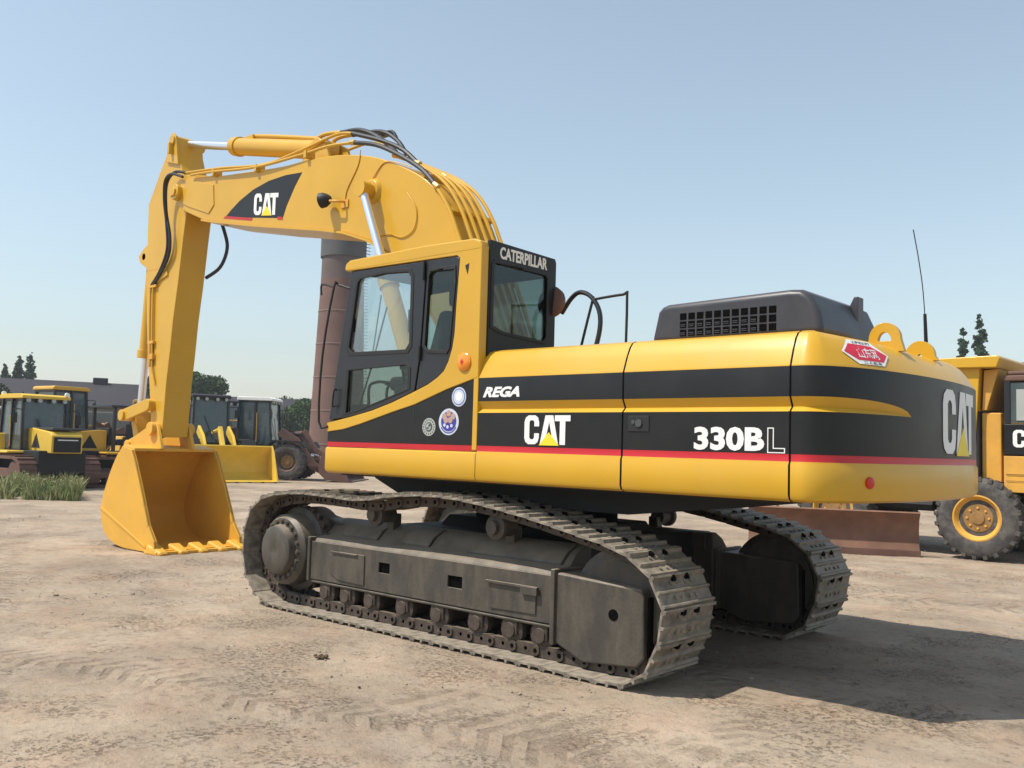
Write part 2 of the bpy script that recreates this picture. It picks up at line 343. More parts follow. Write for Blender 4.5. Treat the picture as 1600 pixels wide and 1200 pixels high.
def face(px):    # heading whose local +x runs to image right at that column
    d = F_+R_*((px-800)/FPX); return math.atan2(d.y, d.x)-PI/2

exec_parts = []
# ------------------------------------------------------------------ ground
def lines(a, b, near, far):
    out = [a]; x = a
    while x < b:
        d = abs(x); st = .09 if d < near else .09+(d-near)*.11; x = min(b, x+max(st, .09)); out.append(x)
    return out
def build_ground():
    xs = [-3+v for v in lines(-14, 14, 14, 14)]; ys = [1+v for v in lines(-12, 9, 14, 14)]
    def ext(l, lo, hi):
        a = l[0]; s = .12; pre = []
        while a > lo: a -= s; s *= 1.22; pre.append(a)
        b = l[-1]; s = .12; post = []
        while b < hi: b += s; s *= 1.22; post.append(b)
        return pre[::-1]+l+post
    xs = ext(xs, -500, 700); ys = ext(ys, -900, 500)
    bm = bmesh.new(); G = []
    def hgt(x, y):
        v = Vector((x, y, 0))
        h = .028*(noise.noise(v*.35))+.016*noise.noise(v*1.3+Vector((5, 2, 0)))+.009*noise.noise(v*4.1)
        if abs(x) < 60 and abs(y) < 60: h += .006*noise.noise(v*9.3)
        # worn wheel ruts running past the machine
        u = x*.67+y*.74
        k = max(0, noise.noise(Vector((u*1.1, (x-y)*.2, 3)))); h -= .02*k*k
        for yc in (1.22, -1.22):    # ground pressed flat below the tracks
            if abs(y-yc) < .6 and -2.6 < x < 3: 
                f = min(1, (.6-abs(y-yc))/.25, (x+2.6)/.4, (3-x)/.4); h = h*(1-f)-.004*f
        q = ((x-6.9)**2+y*y)**.5; f = max(0, min(1, (3.2-q)/2)); h = h*(1-.9*f)+.052*f*f*(3-2*f)
        return h
    for y in ys: G.append([bm.verts.new((x, y, hgt(x, y) if abs(x) < 120 and abs(y) < 120 else 0)) for x in xs])
    for a, b in zip(G, G[1:]):
        for i in range(len(xs)-1): bm.faces.new((a[i], a[i+1], b[i+1], b[i]))
    me = bpy.data.meshes.new('ground'); bm.to_mesh(me); bm.free(); me.materials.append(M['dirt'])
    for p in me.polygons: p.use_smooth = True
    o = bpy.data.objects.new('ground', me); COL.objects.link(o); tag(o, kind='structure')
build_ground()

# ================================================================== EXCAVATOR
EX = empty('excavator'); tag(EX, 'large yellow and black tracked excavator with its bucket resting on the dirt yard', 'excavator')

# ---- tracks
TP = [(-1.937, .0), (-1.0, .0), (0, .0), (1.0, .0), (2.1, .0), (2.34, .045), (2.56, .22), (2.645, .50), (2.60, .78), (2.44, .97), (2.1, 1.06), (1.7, 1.085), (1.3, 1.08), (.872, 1.07), (.371, 1.14), (-.241, 1.155), (-.925, 1.08), (-1.531, .97), (-1.90, .89), (-2.12, .77), (-2.245, .58), (-2.235, .36), (-2.13, .12)]
def track_path():
    P = catmull([Vector((a, b+.028, 0)) for a, b in TP], 16, closed=True)
    L = [0]
    for i in range(len(P)): L.append(L[-1]+(P[(i+1) % len(P)]-P[i]).length)
    n = 48; tot = L[-1]; out = []
    def ev(s):
        s %= tot
        for i in range(len(P)):
            if L[i+1] >= s: t = (s-L[i])/(L[i+1]-L[i]); return P[i].lerp(P[(i+1) % len(P)], t)
    for k in range(n):
        a, b = ev(tot*k/n), ev(tot*(k+1)/n); out.append((a, b))
    return out, tot/n
LINKS, PITCH = track_path()
def shoe_mesh():
    mb = MB(); p = PITCH; h = .326
    prof = [(-p*.52, -.004), (-p*.50, .026), (-p*.42, .028), (-p*.36, .006), (-p*.06, .004), (-p*.02, .024), (p*.03, .024), (p*.07, .004), (p*.36, .004), (p*.40, .022), (p*.46, .022), (p*.49, .002), (p*.49, -.010), (-p*.45, -.014)]
    mb.prism(prof, 'y', -h, h)
    for sx in (-.24, .22):
        for y in (-.13, -.05, .05, .13): mb.cyl((sx*p, y, .004), (sx*p, y, .016), .014, seg=6)
    # black pads painted in as the shade of two square clean-out holes
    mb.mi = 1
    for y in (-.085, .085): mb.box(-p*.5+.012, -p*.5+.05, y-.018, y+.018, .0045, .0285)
    mb.mi = 0
    bmesh.ops.recalc_face_normals(mb.b, faces=mb.b.faces)
    me = bpy.data.meshes.new('track_shoe'); mb.b.to_mesh(me); mb.b.free(); me.materials.append(M['track_steel']); me.materials.append(M['grease_hole_shade']); return me
SHOE = shoe_mesh()
def make_track(yc):
    tr = empty('track', (0, yc, 0), 0, EX)
    ch = MB(); first = True
    for a, b in LINKS:
        d = (b-a).normalized(); n = Vector((d.y, -d.x, 0)); c = (a+b)/2      # outward normal for this winding
        m = Matrix(((d.x, 0, n.x, c.x), (0, 1, 0, 0), (d.y, 0, n.y, c.y), (0, 0, 0, 1)))
        if m.determinant() < 0: m = Matrix(((d.x, 0, n.x, c.x), (0, -1, 0, 0), (d.y, 0, n.y, c.y), (0, 0, 0, 1)))
        o = bpy.data.objects.new('track_shoe', SHOE)
        if first:
            for p in SHOE.polygons: p.use_smooth = True
            SHOE.set_sharp_from_angle(angle=.5); first = False
        COL.objects.link(o); o.parent = tr; o.matrix_local = m @ Matrix.Rotation(random.uniform(-.02, .02), 4, 'Y')
        for y in (-.10, .10):
            q = PITCH
            ch.box(-q*.52, q*.30, y-.035, y+.012, -.105, -.018, m); ch.box(-q*.2, q*.52, y-.012, y+.035, -.095, -.03, m)
        for y in (-.15, .15): ch.cyl(m @ Vector((q*.42, y, -.062)), m @ Vector((q*.42, y*.3, -.062)), .040, seg=10); ch.mi = 1; ch.cyl(m @ Vector((q*.42, y*1.01, -.062)), m @ Vector((q*.42, y*.6, -.062)), .018, seg=8); ch.cyl(m @ Vector((-q*.12, y*.9, -.062)), m @ Vector((-q*.12, y*.6, -.062)), .016, seg=6); ch.mi = 0  # black plugs: shaded link holes painted in, and dark pin centres
    ch.cyl((0, -.16, .06), (0, .16, .06), .02, seg=6); ch.build('track_chain', ['chain_steel', 'grease_hole_shade'], tr)
    return tr
def make_undercarriage(s):
    y = lambda v: s*v
    def pr(mb, pts, a, b): mb.prism(pts, 'y', min(s*a, s*b), max(s*a, s*b))
    make_track(s*1.218)
    # track frame: inner box, sloping top, outer skin with slots
    fr = MB()
    sec = [(1.36, .30), (1.36, .655), (1.33, .69), (1.20, .72), (1.12, .80), (1.00, .86), (.93, .86), (.93, .30)]
    fr.prism([(s*a, b) for a, b in sec], 'x', -1.22, 1.74)
    fr.prism([(s*1.385, .275), (s*1.385, .30), (s*1.0, .31), (s*1.0, .265)], 'x', -1.22, 1.75)
    F = fr.build('track_frame', 'steel_frame', EX, .012)
    if s > 0:
        hole = lambda x0, x1, z0, z1: [(x0, z0), (x0, z1), (x1, z1), (x1, z0)]
        plate('side_plate', [(1.745, .31), (1.745, .66), (-1.22, .66), (-1.22, .31)], [hole(.60, .745, .47, .56), hole(-.28, -.115, .45, .545)], SIDE, 1.372, .018, 'steel_frame', F, .003)
        MB().box(.55, .80, 1.362, 1.3655, .42, .60).box(-.33, -.07, 1.362, 1.3655, .41, .58).build('slot_shade', 'grease_hole_shade', F, each=True)  # black sheets behind the slots, shade of the hollow frame put into colour
        MB().prism([(1.30, .345), (1.42, .40), (1.42, .56), (1.28, .60), (.93, .60), (.93, .335)], 'y', 1.388, 1.402).build('inspection_plate', 'steel_frame', F, .004)
        MB().prism([(-.60, .35), (-.58, .56), (-1.06, .56), (-1.06, .36)], 'y', 1.388, 1.402).build('inspection_plate', 'steel_frame', F, .004)
        MB().box(-1.09, -.56, 1.402, 1.425, .545, .565).box(-1.09, -.93, 1.402, 1.43, .50, .56).box(1.02, 1.40, 1.402, 1.418, .585, .60).build('bracket', 'steel_frame', F, .003, each=True)
        MB().box(1.72, 1.76, 1.00, 1.41, .29, .70).build('end_flange', 'steel_frame', F, .01)
    # raised cover humps on the frame top
    mb = MB()
    for x0, x1 in ((.98, 1.5), (.30, .66), (-1.15, -.15)):
        mb.prism([(s*.92, .85), (s*1.02, .865), (s*1.15, .805), (s*1.22, .735), (s*1.22, .70), (s*.92, .70)], 'x', x0, x1)
    mb.build('frame_cover', 'steel_frame', F, .015, each=True)
    # guard box over the idler yoke
    g = MB(); pts = [(-1.235, .19), (-1.235, .665), (-1.26, .69), (-1.985, .655), (-2.01, .62), (-2.02, .19), (-1.96, .125), (-1.50, .085)]
    pr(g, pts, 1.02, 1.40); G_ = g.build('idler_guard', 'steel_frame', EX, .03, seg=3)
    MB().cyl((-1.765, s*1.398, .455), (-1.765, s*1.404, .455), .040, seg=20).build('hole', 'grease_hole_shade', G_)  # flat black disc on the guard, its colour stands for shade in a hole
    g = MB(); pr(g, [(-1.215, .17), (-1.215, .715), (-1.255, .715), (-1.255, .17)], .95, 1.425); g.build('clamp_rib', 'steel_frame', G_, .008)
    g = MB(); g.box(-2.035, -2.022, min(s*1.08, s*1.36), max(s*1.08, s*1.36), .16, .60); g.build('opening_shade', 'grease_hole_shade', G_)  # black plate painted as the shade inside the open guard end
    # idler, sprocket, final drive
    MB().lathe((-1.745, s*1.10, .475), (0, s, 0), [(0, .12), (0, .36), (.03, .36), (.045, .43), (.17, .43), (.185, .36), (.21, .34), (.21, .12)], 44).build('idler_wheel', 'steel_frame', EX)
    sp = MB(); n = 22; ring = []
    for k in range(n*4):
        r = .35 if k % 4 in (0, 1) else .41; ring.append((2.06+r*math.cos(2*PI*k/(n*4)), .555+r*math.sin(2*PI*k/(n*4))))
    sp.prism(ring, 'y', s*1.19, s*1.245); sp.build('sprocket', 'chain_steel', EX, .006)
    fd = MB(); fd.lathe((2.10, s*1.0, .55), (0, s, 0), [(0, .40), (.26, .40), (.28, .345), (.42, .335), (.44, .315), (.455, .30), (.462, .245), (.53, .228), (.545, .205), (.545, .05), (.538, .03)], 48)
    D = fd.build('final_drive', 'steel_frame', EX)
    bo = MB()
    for k in range(20):
        a = 2*PI*k/20; bo.cyl((2.10+.272*math.cos(a), s*1.45, .55+.272*math.sin(a)), (2.10+.270*math.cos(a), s*1.485, .55+.270*math.sin(a)), .021, seg=6)
    bo.build('bolt', 'steel_frame', D, each=True)
    g = MB(); g.prism([(1.62, .22), (1.62, .82), (1.95, .88), (2.05, .80), (2.05, .28), (1.95, .20)], 'y', min(s*.94, s*1.12), max(s*.94, s*1.12)); g.build('drive_bracket', 'steel_frame', D, .02)
    # rollers
    for x in (1.52, 1.22, .88, .45, .02, -.42, -.78, -1.08):
        MB().lathe((x, s*.97, .205), (0, s, 0), [(0, .05), (0, .075), (.03, .105), (.08, .105), (.10, .085), (.36, .085), (.37, .105), (.42, .105), (.43, .055), (.455, .05), (.456, .0305), (.46, .03)] if False else [(0, .05), (.0, .105), (.05, .105), (.07, .088), (.30, .088), (.32, .112), (.37, .112), (.385, .06), (.41, .055)], 24).build('track_roller', 'chain_steel', EX)
    rb = MB()
    for x in (1.52, 1.22, .88, .45, .02, -.42, -.78, -1.08):
        rb.box(x-.075, x+.075, min(s*1.32, s*1.37), max(s*1.32, s*1.37), .17, .29)
        rb.cyl((x-.04, s*1.345, .16), (x-.04, s*1.345, .2), .018, seg=6)
    rb.build('roller_bracket', 'chain_steel', F, .012, each=True)
    for x in (.95, -.52):
        MB().lathe((x, s*1.08, .955), (0, s, 0), [(0, .05), (.0, .075), (.14, .075), (.16, .10), (.2, .10), (.21, .06), (.25, .055)], 24).build('carrier_roller', 'steel_frame', EX)
        MB().box(x-.05, x+.05, min(s*1.0, s*1.1), max(s*1.0, s*1.1), .80, .96).build('roller_post', 'steel_frame', F, .01)
make_undercarriage(1); make_undercarriage(-1)
MB().prism([(-1.05, .42), (-1.0, .86), (1.0, .86), (1.05, .42)], 'y', -.95, .95).prism([(.95, .62), (.55, .95), (-.55, .95), (-.95, .62)], 'x', -.75, .75).build('carbody', 'dark_steel', EX, .02)
MB().cyl((0, 0, .90), (0, 0, 1.16), .66, seg=48).build('swing_bearing', 'grease_hole_shade', EX)

# ---- upper structure
UZ = 1.62
MB().prism([(1.30, 1.27), (1.30, 1.40), (-2.95, 1.40), (-2.95, 1.30), (-1.6, 1.12), (.9, 1.12)], 'y', -1.0, 1.0).box(-3.0, 1.30, -1.40, 1.40, 1.30, 1.41).build('platform', 'dark_steel', EX)
# side profile rows: z, inset ; the groove band sits between rows 6 and 9
XR = .42
def plan(s):
    """plan outline of the tail: s runs 0..1 from the left seam round the rear to the right seam"""
    x0 = -3.09
    pts = []
    return pts
BANDS = [(1.315, .045, 0), (1.33, .012, 0), (1.355, .0, 0), (1.535, .0, 0), (1.556, .010, 1), (1.600, .010, 2), (1.858, .010, 0), (1.888, .042, 0), (1.948, .010, 2), (2.133, .010, 0), (2.145, .014, 0), (2.24, .05, 0), (2.31, .085, 0), (2.345, .115, 0), (2.362, .16, 0), (2.366, .26, 0)]
# third value = material of the strip that starts at that row: 0 yellow, 1 red, 2 black
def loft(name, outline, parent, gfun=None, rfun=None, bands=BANDS):
    """outline: list of (x, y, nx, ny) ; walls follow the band profile"""
    mb = MB(); cols = []
    for i, (x, y, nx, ny) in enumerate(outline):
        g = gfun(i) if gfun else 1.; rr = rfun(i) if rfun else 1.; col = []
        for k, (z, ins, mi) in enumerate(bands):
            if k in (7, 8):
                zb = bands[6][0]; z = zb+(z-zb)*max(g, .02); ins = .010+(ins-.010)*g
            if k >= 10: ins = bands[9][1]+(ins-bands[9][1])*rr; z = z-(rr-1)*(z-2.14)*.10
            col.append(mb.b.verts.new((x-nx*ins, y-ny*ins, z)))
        cols.append(col)
    for a, b in zip(cols, cols[1:]):
        for k in range(len(bands)-1):
            f = mb.b.faces.new((a[k], b[k], b[k+1], a[k+1])); f.material_index = 2 if k in (6, 7, 8) and gfun and abs(a[8].co.z-a[6].co.z) < .004 else bands[k][2]
    for end in (cols[0], cols[-1]):        # close the panel ends with a thin return
        pass
    return mb.build(name, ['yellow_paint', 'red_stripe', 'black_paint'], parent, 0, ang=28)
def straight(x0, x1, y, n=2):
    return [(x0+(x1-x0)*i/(n-1), y, 0, 1 if y > 0 else -1) for i in range(n)]
def returns(x, s, parent, name='panel_edge'):
    pts = [(s*(1.5-i), z) for z, i, _ in BANDS]+[(s*1.2, 2.35), (s*1.38, 2.2), (s*1.38, 1.33)]
    MB().prism(pts, 'x', x-.0015, x+.0015).build(name, 'seal', parent)
# black band only starts beyond the cab; under the cab the side is plain with the sweep on it
for s in (1, -1):
    P1 = loft('side_door', straight(-.492, -1.866, s*1.5), EX)
    P2 = loft('side_door', straight(-1.878, -3.085, s*1.5), EX)
    for x, P in ((-.4925, P1), (-1.8655, P1), (-1.8785, P2), (-3.0845, P2)): returns(x, s, P)
def cw_outline():
    out = []; N = 96
    for i in range(8): out.append((-3.095-.055*i/8, 1.5, 0, 1))
    a, b = XR, 1.5
    for i in range(N+1):
        q = i/N; q = q*.45+.55*q*q*(3-2*q); t = PI/2-PI*q; c, sn = math.cos(t), math.sin(t)
        x = -3.15-a*abs(c)**.97; y = b*sn; n = Vector((-c/a, sn/b)).normalized(); out.append((x, y, n.x, n.y))
    for i in range(8): out.append((-3.15+.055*(i+1)/8, -1.5, 0, -1))
    return out
CWO = cw_outline(); MID = (len(CWO)-1)/2
def gcw(i):
    x, y, _, _ = CWO[i]; ay = abs(y)
    if y < 0: return 1. if ay > 1.47 else 0.
    if ay > 1.45: return 1.
    t = (1.45-ay)/(1.45-.66)
    return math.sqrt(max(0, 1-t**2.2)) if t < 1 else 0.
def rcw(i):
    y = abs(CWO[i][1]); return 1+1.1*max(0, 1-y/1.42)**.6
CW = loft('counterweight', CWO, EX, gcw, rcw)
returns(-3.0955, 1, CW); returns(-3.0955, -1, CW)
# tail underside and the deck over everything
def flat_cap(name, z, ins, m, parent, flip=False, x_front=-3.095):
    mb = MB(); vs = [mb.b.verts.new((x-nx*ins, y-ny*ins, z)) for x, y, nx, ny in CWO]
    mb.b.faces.new(vs); return mb.build(name, m, parent)
flat_cap('bottom_plate', 1.3165, .043, 'yellow_paint', CW)
dk = MB(); ring = [(x-nx*.26*rcw(i)-.0, y-ny*.26*rcw(i), 0) for i, (x, y, nx, ny) in enumerate(CWO)]
vs = [dk.b.verts.new((max(-4, x), y, 2.366-(rcw(i)-1)*.0226)) for i, (x, y, _) in enumerate(ring)]
dk.b.faces.new(vs); dk.build('top_plate', 'yellow_paint', CW)
MB().box(-3.10, -.50, -1.245, 1.245, 2.30, 2.362).build('deck', 'yellow_paint', EX)
MB().box(-3.09, -.50, -1.36, 1.36, 1.34, 2.29).build('engine_bay', 'inside_black', EX)
MB().prism([(1.3, 1.40), (1.3, 1.75), (.9, 2.1), (.1, 2.36), (-.49, 2.36), (-.49, 1.40)], 'y', -1.5, -.62).build('tank_box', 'yellow_paint', EX, .03)
# rim below the cab
RB = [b for b in BANDS if b[0] < 1.54]
rim = MB(); sec = [(1.455, 1.315), (1.488, 1.33), (1.5, 1.355), (1.5, 1.535), (1.49, 1.553), (1.30, 1.553), (1.30, 1.315)]
rim.prism(sec, 'x', -.4905, 1.43); rim.build('front_rim', 'yellow_paint', EX, .012)
rim = MB(); rim.prism([(-a, b) for a, b in sec], 'x', -.4905, 1.43); rim.build('front_rim', 'yellow_paint', EX, .012)
MB().box(1.28, 1.42, -1.32, 1.32, 1.32, 1.55).build('front_beam', 'yellow_paint', EX, .02)
MB().box(-.4905, 1.405, 1.44, 1.4902, 1.5555, 1.5995).build('red_line', 'red_stripe', EX)

# ---- lower cab side: black skirt under the yellow sweep
sweep_top = [(1.42, 1.76), (1.24, 1.785), (1.08, 1.815), (.79, 1.87), (.52, 1.94), (.24, 2.03), (.08, 2.085), (-.03, 2.14), (-.10, 2.19), (-.15, 2.27), (-.19, 2.38), (-.21, 2.50), (-.22, 2.73), (-.235, 2.95), (-.26, 3.15)]
sweep_bot = [(1.42, 1.69), (1.18, 1.715), (.94, 1.765), (.51, 1.87), (.24, 1.93), (-.14, 2.05), (-.4905, 2.14)]
plate('cab_skirt', [(1.41, 1.6005), (1.41, 1.69)]+sweep_bot[1:]+[(-.4905, 1.6005)], [], SIDE, 1.45, .0402, 'black_paint', EX)
MB().box(.243, .2535, 1.4902, 1.4915, 1.6125, 1.925).build('seam', 'seal', EX)
# ---- cab shell
CAB = empty('cab', (0, 0, 0), 0, EX)
side_out = sweep_bot[:]+[(-.49, 3.17), (-.44, 3.21), (1.17, 3.20), (1.215, 3.15)]
door_hole = sweep_top[:-1]+[(-.255, 3.13), (-.22, 3.155), (.4, 3.165), (1.14, 3.165), (1.175, 3.14), (1.41, 1.80)]
def wall_ring(y0, th): pass
plate('cab_shell', [(1.42, 1.69)]+sweep_bot[1:]+[(-.49, 3.21), (1.19, 3.205), (1.20, 3.165), (-.21, 3.145), (-.245, 3.12)]+[(a, b+.012) for a, b in sweep_top[2:-1]][::-1]+[(1.42, 1.772)], [], SIDE, 1.43, .068, 'yellow_paint', CAB, .006)
dwin = [(1.07, 3.05), (1.03, 3.085), (.69, 3.105), (.36, 3.085), (.32, 3.03), (.315, 2.44), (.36, 2.385), (1.12, 2.395), (1.165, 2.44)]
dwin2 = [(1.15, 2.255), (.36, 2.275), (.32, 2.24), (.32, 2.06), (.97, 1.885), (1.17, 1.85)]
rwin = [(.12, 3.03), (.08, 3.06), (-.19, 3.05), (-.20, 2.93), (-.155, 2.40), (-.12, 2.355), (.11, 2.375), (.145, 2.41)]
door_out = [(1.395, 1.80), (1.08, 1.83), (.79, 1.885), (.52, 1.955), (.25, 2.045), (.20, 2.35), (.165, 2.96), (.185, 3.14), (1.12, 3.15), (1.16, 3.12)]
rearq = [(.235, 2.05), (.08, 2.10), (-.03, 2.155), (-.10, 2.21), (-.145, 2.28), (-.18, 2.39), (-.20, 2.50), (-.21, 2.73), (-.225, 2.95), (-.235, 3.12), (-.20, 3.14), (.17, 3.14), (.15, 2.96), (.185, 2.35)]
shr = lambda L, k: [(sum(a for a, _ in L)/len(L)+(p-sum(a for a, _ in L)/len(L))*k, sum(b for _, b in L)/len(L)+(q-sum(b for _, b in L)/len(L))*k) for p, q in L]
DOOR = plate('cab_door', door_out, [dwin, dwin2], SIDE, 1.455, .040, 'door_paint', CAB, .006)
QP = plate('quarter_panel', rearq, [rwin], SIDE, 1.455, .036, 'door_paint', CAB, .006)
for L, P in ((dwin, DOOR), (dwin2, DOOR), (rwin, QP)):
    plate('window_seal', shr(L, 1.045), [shr(L, .955)], SIDE, 1.486, .014, 'seal', P, .003)
plate('window_glass', shr(dwin, 1.03), [], SIDE, 1.470, .004, 'clear_glass', DOOR)
plate('window_glass', shr(dwin2, 1.03), [], SIDE, 1.470, .004, 'tinted_glass', DOOR)
plate('window_glass', shr(rwin, 1.03), [], SIDE, 1.470, .004, 'tinted_glass', QP)
MB().box(.355, .39, 1.463, 1.47, 2.55, 2.75).build('window_latch', 'seal', DOOR, .003)
MB().box(1.10, 1.125, 1.458, 1.468, 2.60, 2.72).build('window_latch', 'seal', DOOR, .003)
MB().tube([(.175, 1.507, 2.98), (.172, 1.507, 3.14)], .014, sm=False).tube([(.195, 1.507, 2.30), (.19, 1.507, 2.42)], .014, sm=False).build('door_hinge', 'seal', DOOR, each=True)
MB().tube([(1.30, 1.505, 1.93), (1.30, 1.535, 1.93), (1.285, 1.535, 2.07), (1.285, 1.505, 2.07)], .008).build('door_handle', 'seal', DOOR)
# grab rail in front of the door
MB().tube([(1.40, 1.50, 1.74), (1.50, 1.53, 1.78), (1.46, 1.55, 2.4), (1.33, 1.55, 3.02), (1.30, 1.52, 3.04), (1.17, 1.49, 3.0)], .011, sub=3).tube([(1.33, 1.55, 3.02), (1.50, 1.56, 3.06), (1.50, 1.56, 2.96)], .010, sub=3).build('grab_rail', 'seal', CAB)
# roof
rf = MB(); rf.prism([(1.235, 3.165), (1.25, 3.19), (1.235, 3.235), (1.18, 3.262), (.2, 3.275), (-.40, 3.262), (-.475, 3.235), (-.492, 3.19), (-.492, 3.165)], 'y', .60, 1.50); rf.build('roof', 'yellow_paint', CAB, .022, seg=3)
MB().box(-.44, 1.14, .66, 1.42, 3.14, 3.1655).build('headliner', 'cab_trim', CAB)
# rear wall, right wall, windscreen frame
rear_out = [(1.40, 2.34), (1.40, 3.17), (.60, 3.17), (.60, 2.34)]
rwn = [(1.385, 2.55), (1.385, 3.06), (1.35, 3.085), (.71, 3.085), (.68, 3.06), (.68, 2.53), (.72, 2.49), (1.25, 2.515)]
plate('rear_frame', [(1.415, 2.30), (1.415, 3.255), (.585, 3.235), (.57, 3.20), (.57, 2.30)], [rwn], REAR, -.47, .036, 'black_paint', CAB, .008)
plate('rear_seal', shr(rwn, 1.04), [shr(rwn, .95)], REAR, -.503, .012, 'seal', CAB, .003)
plate('rear_glass', shr(rwn, 1.02), [], REAR, -.49, .004, 'dark_glass', CAB)
MB().box(-.4935, -.44, 1.415, 1.496, 1.56, 3.20).build('rear_pillar', 'yellow_paint', CAB, .008)
MB().box(-.49, -.45, .57, 1.44, 1.40, 2.31).build('rear_lower_wall', 'cab_trim', CAB)
rout = [(1.40, 1.60), (1.40, 1.80), (1.18, 3.16), (-.47, 3.17), (-.47, 1.60)]
plate('right_wall', rout, [[(1.27, 2.15), (1.12, 3.06), (.50, 3.08), (.50, 2.15)], [(.42, 2.30), (.42, 3.08), (-.38, 3.08), (-.38, 2.30)]], SIDE, .575, .03, 'cab_trim', CAB, .004)
plate('right_glass', [(1.30, 2.12), (1.14, 3.09), (-.40, 3.1), (-.40, 2.12)], [], SIDE, .586, .004, 'clear_glass', CAB)
pl = MB()
for y0, y1 in ((1.40, 1.455), (.60, .64)):
    pl.hexa([(1.375, y0, 1.78), (1.425, y0, 1.78), (1.425, y1, 1.78), (1.375, y1, 1.78), (1.15, y0, 3.17), (1.20, y0, 3.17), (1.20, y1, 3.17), (1.15, y1, 3.17)])
pl.build('front_pillar', 'door_paint', CAB, .006, each=True)
MB().hexa([(1.40, .64, 1.80), (1.405, .64, 1.80), (1.405, 1.40, 1.80), (1.40, 1.40, 1.80), (1.175, .64, 3.16), (1.18, .64, 3.16), (1.18, 1.40, 3.16), (1.175, 1.40, 3.16)]).build('windscreen', 'clear_glass', CAB)
MB().box(1.36, 1.42, .60, 1.45, 1.60, 1.82).build('front_sill', 'door_paint', CAB, .006)
MB().tube([(1.36, 1.2, 1.86), (1.30, 1.1, 2.3), (1.22, 1.0, 2.9)], .008, sm=False).tube([(1.30, 1.1, 2.35), (1.19, 1.1, 3.0)], .006, sm=False).build('wiper', 'seal', CAB, each=True)
MB().box(-.44, 1.36, .62, 1.43, 1.56, 1.66).build('floor_mat', 'inside_black', CAB)
st = MB(); st.box(-.10, .42, .80, 1.28, 2.03, 2.16); st.hexa([(-.16, .80, 2.12), (.0, .80, 2.12), (.0, 1.28, 2.12), (-.16, 1.28, 2.12), (-.28, .84, 2.72), (-.16, .84, 2.72), (-.16, 1.24, 2.72), (-.28, 1.24, 2.72)])
st.box(-.27, -.18, .92, 1.16, 2.76, 2.93); st.box(-.02, .36, .86, 1.22, 1.66, 2.03); bmesh.ops.translate(st.b, verts=st.b.verts, vec=(.42, 0, .04)); SEAT = st.build('seat', 'seat_cloth', CAB, .05, seg=3)
cs = MB(); cs.box(.0, .62, .66, .79, 1.66, 2.14).box(.0, .62, 1.29, 1.41, 1.66, 2.12).box(.85, 1.25, .62, .78, 1.66, 2.05)
cs.box(1.02, 1.30, .64, 1.36, 1.66, 1.95); cs.build('console', 'cab_trim', CAB, .03, each=True)
MB().tube([(.55, 1.34, 2.11), (.58, 1.34, 2.27)], .014, sm=False).cyl((.58, 1.34, 2.25), (.585, 1.34, 2.34), .026, .03).tube([(.55, .72, 2.13), (.58, .72, 2.3)], .014, sm=False).build('joystick', 'seal', CAB, each=True)
MB().tube([(1.14, 1.2, 1.66), (1.20, 1.2, 2.08), (1.10, 1.2, 2.16), (.90, 1.2, 2.15), (.90, 1.1, 2.15), (1.08, 1.1, 2.15)], .014).tube([(1.14, .98, 1.66), (1.20, .98, 2.08), (1.10, .98, 2.16), (.90, .98, 2.15), (.90, .88, 2.15), (1.08, .88, 2.15)], .014).build('travel_lever', 'seal', CAB, each=True)
# beacon badge and vents on the rear pillar
MB().lathe((-.335, 1.496, 2.265), (0, 1, 0), [(0, .075), (.012, .075), (.022, .062), (.030, .03), (.032, .01)], 24).build('indicator_lamp', 'orange_lens', CAB)
MB().box(-.351, -.319, 1.526, 1.5305, 2.258, 2.272).box(-.341, -.329, 1.526, 1.531, 2.245, 2.285).build('lamp_screw', 'red_reflector', CAB)
MB().prism([(-.31, 3.05), (-.355, 3.065), (-.35, 3.02), (-.34, 2.975)], 'y', 1.497, 1.5002).build('rain_notch', 'inside_black', CAB)
MB().lathe((-.46, .53, 2.86), (0, 1, .1), [(0, .04), (.01, .13), (.06, .14), (.07, .12)], 24).build('mirror', 'rusty_brown', CAB)

# ---- decals on the side
def SM(x, z, y=1.5, ex=.0): return Matrix.Translation((x, y+ex, z)) @ SIDE
DP = .4902
Yd = 1.4915
logo(EX, SM(-.985, 1.622, Yd), .435, .215)
textmesh('model_lettering', '330B', .49, .150, SM(-2.435, 1.612, Yd), 'white_decal', EX, .04)
polys('outline_letter', [[(0, 0), (0, .155), (.042, .155), (.042, .032), (.115, .032), (.115, 0)], [(.006, .006), (.006, .149), (.036, .149), (.036, .026), (.109, .026), (.109, .006)]], SM(-2.945, 1.604, Yd), .003, 'white_decal', EX)
textmesh('small_lettering', 'REGA', .38, .082, SM(-.545, 1.978, Yd), 'white_decal', EX, .045, .35)
textmesh('cab_lettering', 'CATERPILLAR', .60, .100, Matrix.Translation((-.5075, 1.30, 3.118)) @ REAR, 'white_decal', CAB, .03)
MB().box(-2.09, -1.92, Yd-.002, Yd+.004, 1.725, 1.832).build('door_latch', 'seal', EX, .004)
MB().cyl((-2.01, Yd, 1.782), (-2.01, Yd+.014, 1.782), .026, seg=18).cyl((-1.965, Yd, 1.79), (-1.965, Yd+.010, 1.79), .014, seg=12).build('latch_knob', 'cab_trim', EX)
def disc(x, z, rx, rz, m, ex, parent=EX):
    return MB().prism([(x+rx*math.cos(2*PI*k/28), z+rz*math.sin(2*PI*k/28)) for k in range(28)], 'y', 1.4903+ex-.0015, 1.4903+ex).build('sticker', m, parent)
